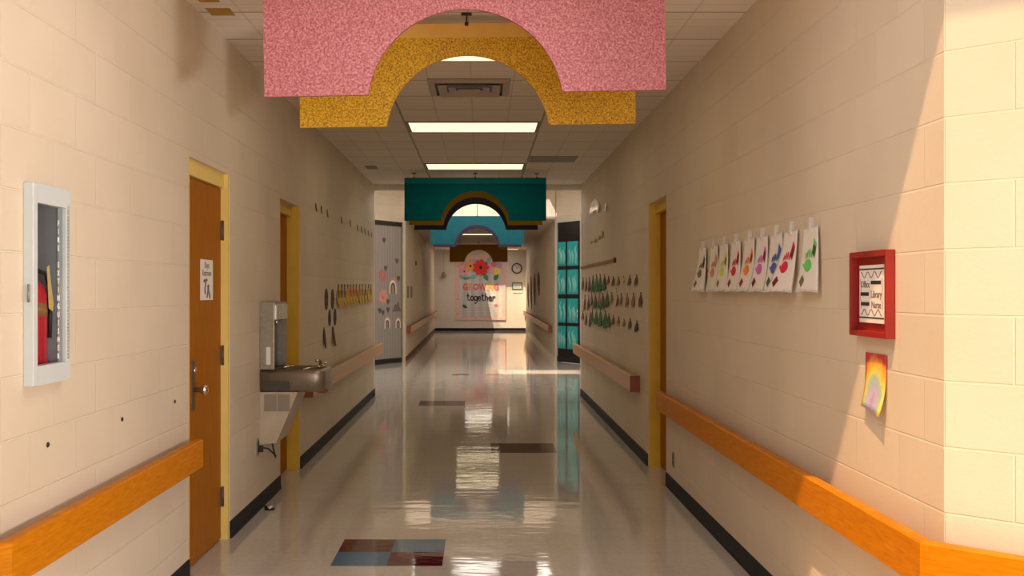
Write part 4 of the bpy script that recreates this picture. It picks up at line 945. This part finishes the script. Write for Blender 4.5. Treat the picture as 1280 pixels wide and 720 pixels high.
# ------------------------------------------------------------------ end wall
EY = Y3
fx = lambda px: (px-CX)*EY/FPX
bb = thing('bulletin_board', 'tall bulletin board with paper flowers and colourful lettering on end wall', 'bulletin board', (0, EY, 1.59), 0)
bw_, bh = 0.92, 1.19
MB().box(-bw_+0.1, bw_-0.1, -0.02, 0, -bh+0.1, bh-0.1).out('backing', 'board_grey', bb)
MB().box(-bw_, -bw_+0.11, -0.026, 0, -bh, bh).box(bw_-0.11, bw_, -0.026, 0, -bh, bh).box(-bw_+0.11, bw_-0.11, -0.026, 0, -bh, -bh+0.11).box(-bw_+0.11, bw_-0.11, -0.026, 0, bh-0.11, bh).out('border_frame', 'border_dots', bb)
zl = lambda py: zz(py, EY)-1.59
for i, (ch_, mt) in enumerate(zip('GROWING', ('poster_coral', 'poster_orange', 'poster_coral', 'poster_coral', 'poster_yellow', 'poster_orange', 'poster_coral'))):
    text('lettering', ch_, 0.33, mt, bb, (-0.57, -0.38, -0.175, 0.065, 0.235, 0.37, 0.575)[i], zl(359), -0.026, bold=0.012, depth=0.004, sx=0.78)
# brushed lower-case word
strokes = {
 't': [[(0.05, 0.34), (0.05, 0.04), (0.10, 0.0), (0.14, 0.03)], [(0.0, 0.22), (0.12, 0.22)]],
 'o': [[(0.07+0.065*math.cos(a), 0.10+0.10*math.sin(a)) for a in [2*PI*k/12 for k in range(13)]]],
 'g': [[(0.07+0.065*math.cos(a), 0.10+0.10*math.sin(a)) for a in [2*PI*k/12 for k in range(13)]], [(0.135, 0.20), (0.135, -0.08), (0.08, -0.14), (0.01, -0.10)]],
 'e': [[(0.01, 0.10), (0.13, 0.11), (0.12, 0.17), (0.06, 0.20), (0.01, 0.12), (0.03, 0.02), (0.08, 0.0), (0.14, 0.04)]],
 'h': [[(0.02, 0.34), (0.02, 0.0)], [(0.02, 0.12), (0.07, 0.19), (0.12, 0.15), (0.12, 0.0)]],
 'r': [[(0.02, 0.20), (0.02, 0.0)], [(0.02, 0.12), (0.07, 0.19), (0.13, 0.17)]],
}
x = -0.52
for ch_ in 'together':
    mb = MB()
    for s_ in strokes[ch_]: mb.tube([(x+a*0.85, -0.026, zl(375.5)+b_*0.78) for a, b_ in s_], 0.019, 6)
    mb.out('brush_lettering', 'ink', bb); x += 0.135
lines = MB()
for k in range(5): lines.box(-0.62, 0.62, -0.0215, -0.02, zl(379+k*3.6)-0.006, zl(379+k*3.6)+0.006)
lines.out('ruled_lines', 'white', bb)
fl_ = [(601, 334.5, .31, 'poster_red', 9, 0.075), (588, 332.5, .22, 'poster_orange', 7, 0.055), (580.5, 339.5, .17, 'poster_pink', 6, 0.045), (577.5, 333, .13, 'poster_pink', 6, 0.04), (611, 331.5, .13, 'poster_lilac', 6, 0.045),
       (617, 330.5, .12, 'poster_coral', 6, 0.04), (623.5, 332, .13, 'poster_lilac', 6, 0.035), (615.5, 337.5, .15, 'poster_pink', 6, 0.05), (621, 339, .16, 'poster_yellow', 7, 0.06)]
for px, py, rad, mt, n, dep in fl_:
    mb = flower_mesh(rad, n, -0.02); o = mb.out('paper_flower', mt, bb); o.location = (fx(px), -dep+0.02, zl(py))
    c = MB()
    for q in (0.62, 0.4): 
        c.prism([(rad*q*(0.85+0.15*math.cos(n*t))*math.cos(t), rad*q*(0.85+0.15*math.cos(n*t))*math.sin(t)) for t in [2*PI*k/36 for k in range(36)]], -0.02-0.02*(1-q), -0.019)
    c.out('inner_petals', mt, o)
    MB().lathe([(rad*0.2, -0.03), (rad*0.16, -0.045), (0.001, -0.048)], axis='Y', seg=10).out('flower_centre', 'ink' if rad > 0.16 else 'poster_yellow', o)
for px, py, w, h, rot, mt in ((578, 346.5, .14, .30, 1.2, 'poster_teal'), (584.5, 347.5, .12, .26, 1.7, 'poster_teal'), (592, 346, .14, .30, 1.9, 'poster_teal'), (607.5, 346.5, .17, .30, 0.5, 'poster_green'), (620, 346.5, .17, .28, -0.5, 'poster_green'), (611.5, 325, .14, .24, -0.3, 'poster_teal'), (581, 383, .10, .22, 1.0, 'darkgreen_card')):
    c, s_ = math.cos(rot), math.sin(rot)
    MB().prism([(a*c-b_*s_+fx(px), a*s_+b_*c+zl(py)) for a, b_ in lens(w, h)], -0.034, -0.02).out('paper_leaf', mt, bb)
MB().prism([(fx(620)+a*0.9, zl(381.5)+b_) for a, b_ in lens(0.16, 0.10)], -0.026, -0.02).out('paper_leaf', 'pink_card', bb)

# clock
ck = thing('wall_clock', 'round dark rimmed wall clock right of the bulletin board', 'clock', (fx(646), EY, zz(335.5, EY)), 0)
MB().lathe([(0.19, 0), (0.20, -0.01), (0.20, -0.045), (0.18, -0.055), (0.155, -0.04)], axis='Y', seg=32).out('rim', 'clock_rim', ck)
MB().lathe([(0.156, -0.020), (0.156, -0.042), (0.001, -0.0425)], axis='Y', seg=32).out('clock_face', 'white', ck)
MB().prism([(-0.008, -0.02), (0.008, -0.02), (0.07, 0.05), (0.06, 0.06)], -0.048, -0.044).out('hour_hand', 'ink', ck)
MB().prism([(-0.006, -0.02), (0.006, -0.02), (-0.05, 0.115), (-0.06, 0.11)], -0.052, -0.048).out('minute_hand', 'ink', ck)
for k in range(12):
    a = 2*PI*k/12; MB().box(0.128*math.sin(a)-0.008, 0.128*math.sin(a)+0.008, -0.0445, -0.0425, 0.128*math.cos(a)-0.012, 0.128*math.cos(a)+0.012).out('hour_mark', 'ink', ck)
# green framed notice and card beneath
gs = thing('framed_notice', 'green framed white notice below the wall clock', 'sign', (fx(646.5), EY, zz(357.5, EY)), 0)
MB().box(-0.19, -0.155, -0.025, 0, -0.13, 0.13).box(0.155, 0.19, -0.025, 0, -0.13, 0.13).box(-0.155, 0.155, -0.025, 0, -0.13, -0.095).box(-0.155, 0.155, -0.025, 0, 0.095, 0.13).out('frame', 'sign_green', gs)
MB().box(-0.155, 0.155, -0.012, 0, -0.095, 0.095).out('card', 'white', gs)
mb = MB()
for k in range(3): mb.box(-0.11, 0.11, -0.014, -0.012, 0.035-k*0.045, 0.05-k*0.045)
mb.out('green_lines', 'poster_teal', gs)
o = MB().box(-0.18, 0.18, -0.012, 0, -0.05, 0.05).out('notice_sign', 'cream_lit', None, (fx(647), EY, zz(364.5, EY))); tag(o, 'small cream card on end wall directly below the green notice', 'card')
# hanging ornament
hg_ = thing('hanging_ornament', 'grey ornament hanging on a cord left of the bulletin board', 'ornament', (fx(555), EY-0.13, zz(344, EY)), 0)
MB().lathe([(0.001, -0.12), (0.07, -0.09), (0.09, 0.0), (0.06, 0.08), (0.02, 0.12), (0.001, 0.125)], seg=14).out('pendant', 'grille', hg_)
MB().tube([(0, 0, 0.12), (0, 0, HC-zz(344, EY)-0.001)], 0.008, 6).out('cord', 'grille', hg_)

# ------------------------------------------------------------------ far corridor wall papers
def far_x(side, Y): 
    a, b = (LD0, (-1.70, Y3)) if side < 0 else (RD0, (1.67, Y3)); t = (Y-a[1])/(b[1]-a[1]); return a[0]+(b[0]-a[0])*t
for px, Yv, lb in ((509.7, 22.75, 'small olive paper on far left wall, nearer of two'), (514.5, 24.0, 'small olive paper on far left wall, farther of two')):
    o = MB().box(-0.42, 0.42, -0.006, 0, -0.13, 0.13).out('wall_paper_sheet', 'olive_sheet', None, (far_x(-1, Yv)+0.002, Yv, zz(365, Yv)), LROT+0.003); tag(o, lb, 'paper', 'olive papers on the far left wall')
    o.scale = (0.75, 1, 1)
o = MB().lathe([(0.06, 0), (0.05, -0.02), (0.001, -0.025)], axis='Y', seg=10).out('wall_button', 'brown_card', None, (far_x(-1, 25.8)+0.002, 25.8, zz(329, 25.8)), LROT); tag(o, 'small round brown plate on far left wall', 'wall plate')
for i, (Yv, py, h, lb) in enumerate(((29.0, 352, .55, 'dark brown paper streamer on far right wall, nearest'), (31.5, 358, .8, 'dark brown paper streamer on far right wall, second one'), (34.0, 362, .9, 'dark brown paper streamer on far right wall, third one'), (36.5, 366, .7, 'dark brown paper streamer on far right wall, closest to the clock'))):
    o = MB().prism(lens(1.1, h), -0.012, 0).prism([(x*0.5+0.3, z*0.6-h*0.4) for x, z in lens(0.8, h)], -0.018, -0.002).out('paper_streamer', 'brown_card', None, (far_x(1, Yv)-0.004, Yv, zz(py, Yv)), RROT); tag(o, lb, 'paper streamer', 'brown streamers on the far right wall')

# ------------------------------------------------------------------ light
sd = Vector((0.8, 0.8, -2.51)).normalized()
sun = bpy.data.lights.new('sun', 'SUN'); sun.energy = 4.9; sun.angle = math.radians(0.7); sun.color = (1.0, 0.58, 0.28)
so = bpy.data.objects.new('sun', sun); COL.objects.link(so); so.rotation_euler = sd.to_track_quat('-Z', 'Y').to_euler(); so.location = (-3, -6, 14)
def area(name, loc, sx, sy, power, col, rot=(0, 0, 0)):
    l = bpy.data.lights.new(name, 'AREA'); l.shape = 'RECTANGLE'; l.size = sx; l.size_y = sy; l.energy = power; l.color = col
    o = bpy.data.objects.new(name, l); COL.objects.link(o); o.location = loc; o.rotation_euler = rot; return o
area('skylight_lamp', (0, -0.2, HR-0.03), 3.0, 3.4, 10, (1.0, 0.965, 0.96))
area('side_fill_lamp', (3.2, 1.18, 1.2), 0.4, 1.7, 165, (1.0, 0.95, 0.92), Vector((-0.96, 0.28, 0)).to_track_quat('-Z', 'Z').to_euler())  # unseen fill, no window here; added to brighten the left wall
area('ceiling_lamp', (-0.05, 3.55, 2.98), 1.2, 0.55, 14, (1.0, 0.95, 0.92))
area('rear_fill_lamp', (0.9, -3.6, 1.6), 3.0, 2.8, 100, (1.0, 1.0, 1.0), (PI/2, 0, 0))  # unseen fill added behind the camera to light the corridor walls
area('skylight_lamp', (0, 18.6, HR-0.03), 2.6, 3.6, 105, (1.0, 0.92, 0.83))
area('skylight_lamp', (0, 37.0, HC-0.03), 2.0, 1.0, 20, (1.0, 0.90, 0.80))
for Yc in (6.53, 9.59, 12.64, 24.6, 27.9, 35.6):
    area('fixture_lamp', (-0.07, Yc, HC-0.02), 1.1, 0.5, 3.4, (1.0, 0.80, 0.50))
def spot(loc, target, power, col, deg):  # unseen spots added along the sun direction to strengthen its patches
    l = bpy.data.lights.new('sun_boost_spot', 'SPOT'); l.energy = power; l.color = col; l.spot_size = math.radians(deg); l.spot_blend = 0.05; l.shadow_soft_size = 0.05
    o = bpy.data.objects.new('sun_boost_spot', l); COL.objects.link(o); o.location = loc
    o.rotation_euler = (Vector(target)-Vector(loc)).to_track_quat('-Z', 'Y').to_euler()
for c, pw, dg, cl_ in (((0.57, 38.18, HC), 10000, 14, (1.0, 0.78, 0.55)), ((-0.27, 21.79, HR), 12000, 22, (1.0, 0.94, 0.92)), ((-0.07, 18.0, HR), 11000, 11, (1.0, 0.85, 0.66))):
    c = Vector(c); spot(c-sd*9.0, c, pw, cl_, dg)
w = bpy.data.worlds.new('sky'); scene.world = w; w.use_nodes = True
bg = w.node_tree.nodes['Background']; bg.inputs['Color'].default_value = (1.0, 0.91, 0.80, 1); bg.inputs['Strength'].default_value = 0.35

# ------------------------------------------------------------------ camera
cam = bpy.data.cameras.new('camera'); co = bpy.data.objects.new('camera', cam); COL.objects.link(co)
cam.sensor_width = 36.0; cam.lens = 36.0*FPX/1280.0
cam.shift_x = (640-CX)/1280.0; cam.shift_y = (CY-360)/1280.0
co.location = (0, 0, EYE); co.rotation_euler = (PI/2, 0, 0); cam.clip_end = 200
scene.camera = co
scene.view_settings.view_transform = 'Standard'; scene.view_settings.look = 'None'
scene.view_settings.exposure = 0.18; scene.view_settings.gamma = 1.0
scene.cycles.max_bounces = 12; scene.cycles.diffuse_bounces = 8; scene.cycles.sample_clamp_indirect = 6.0
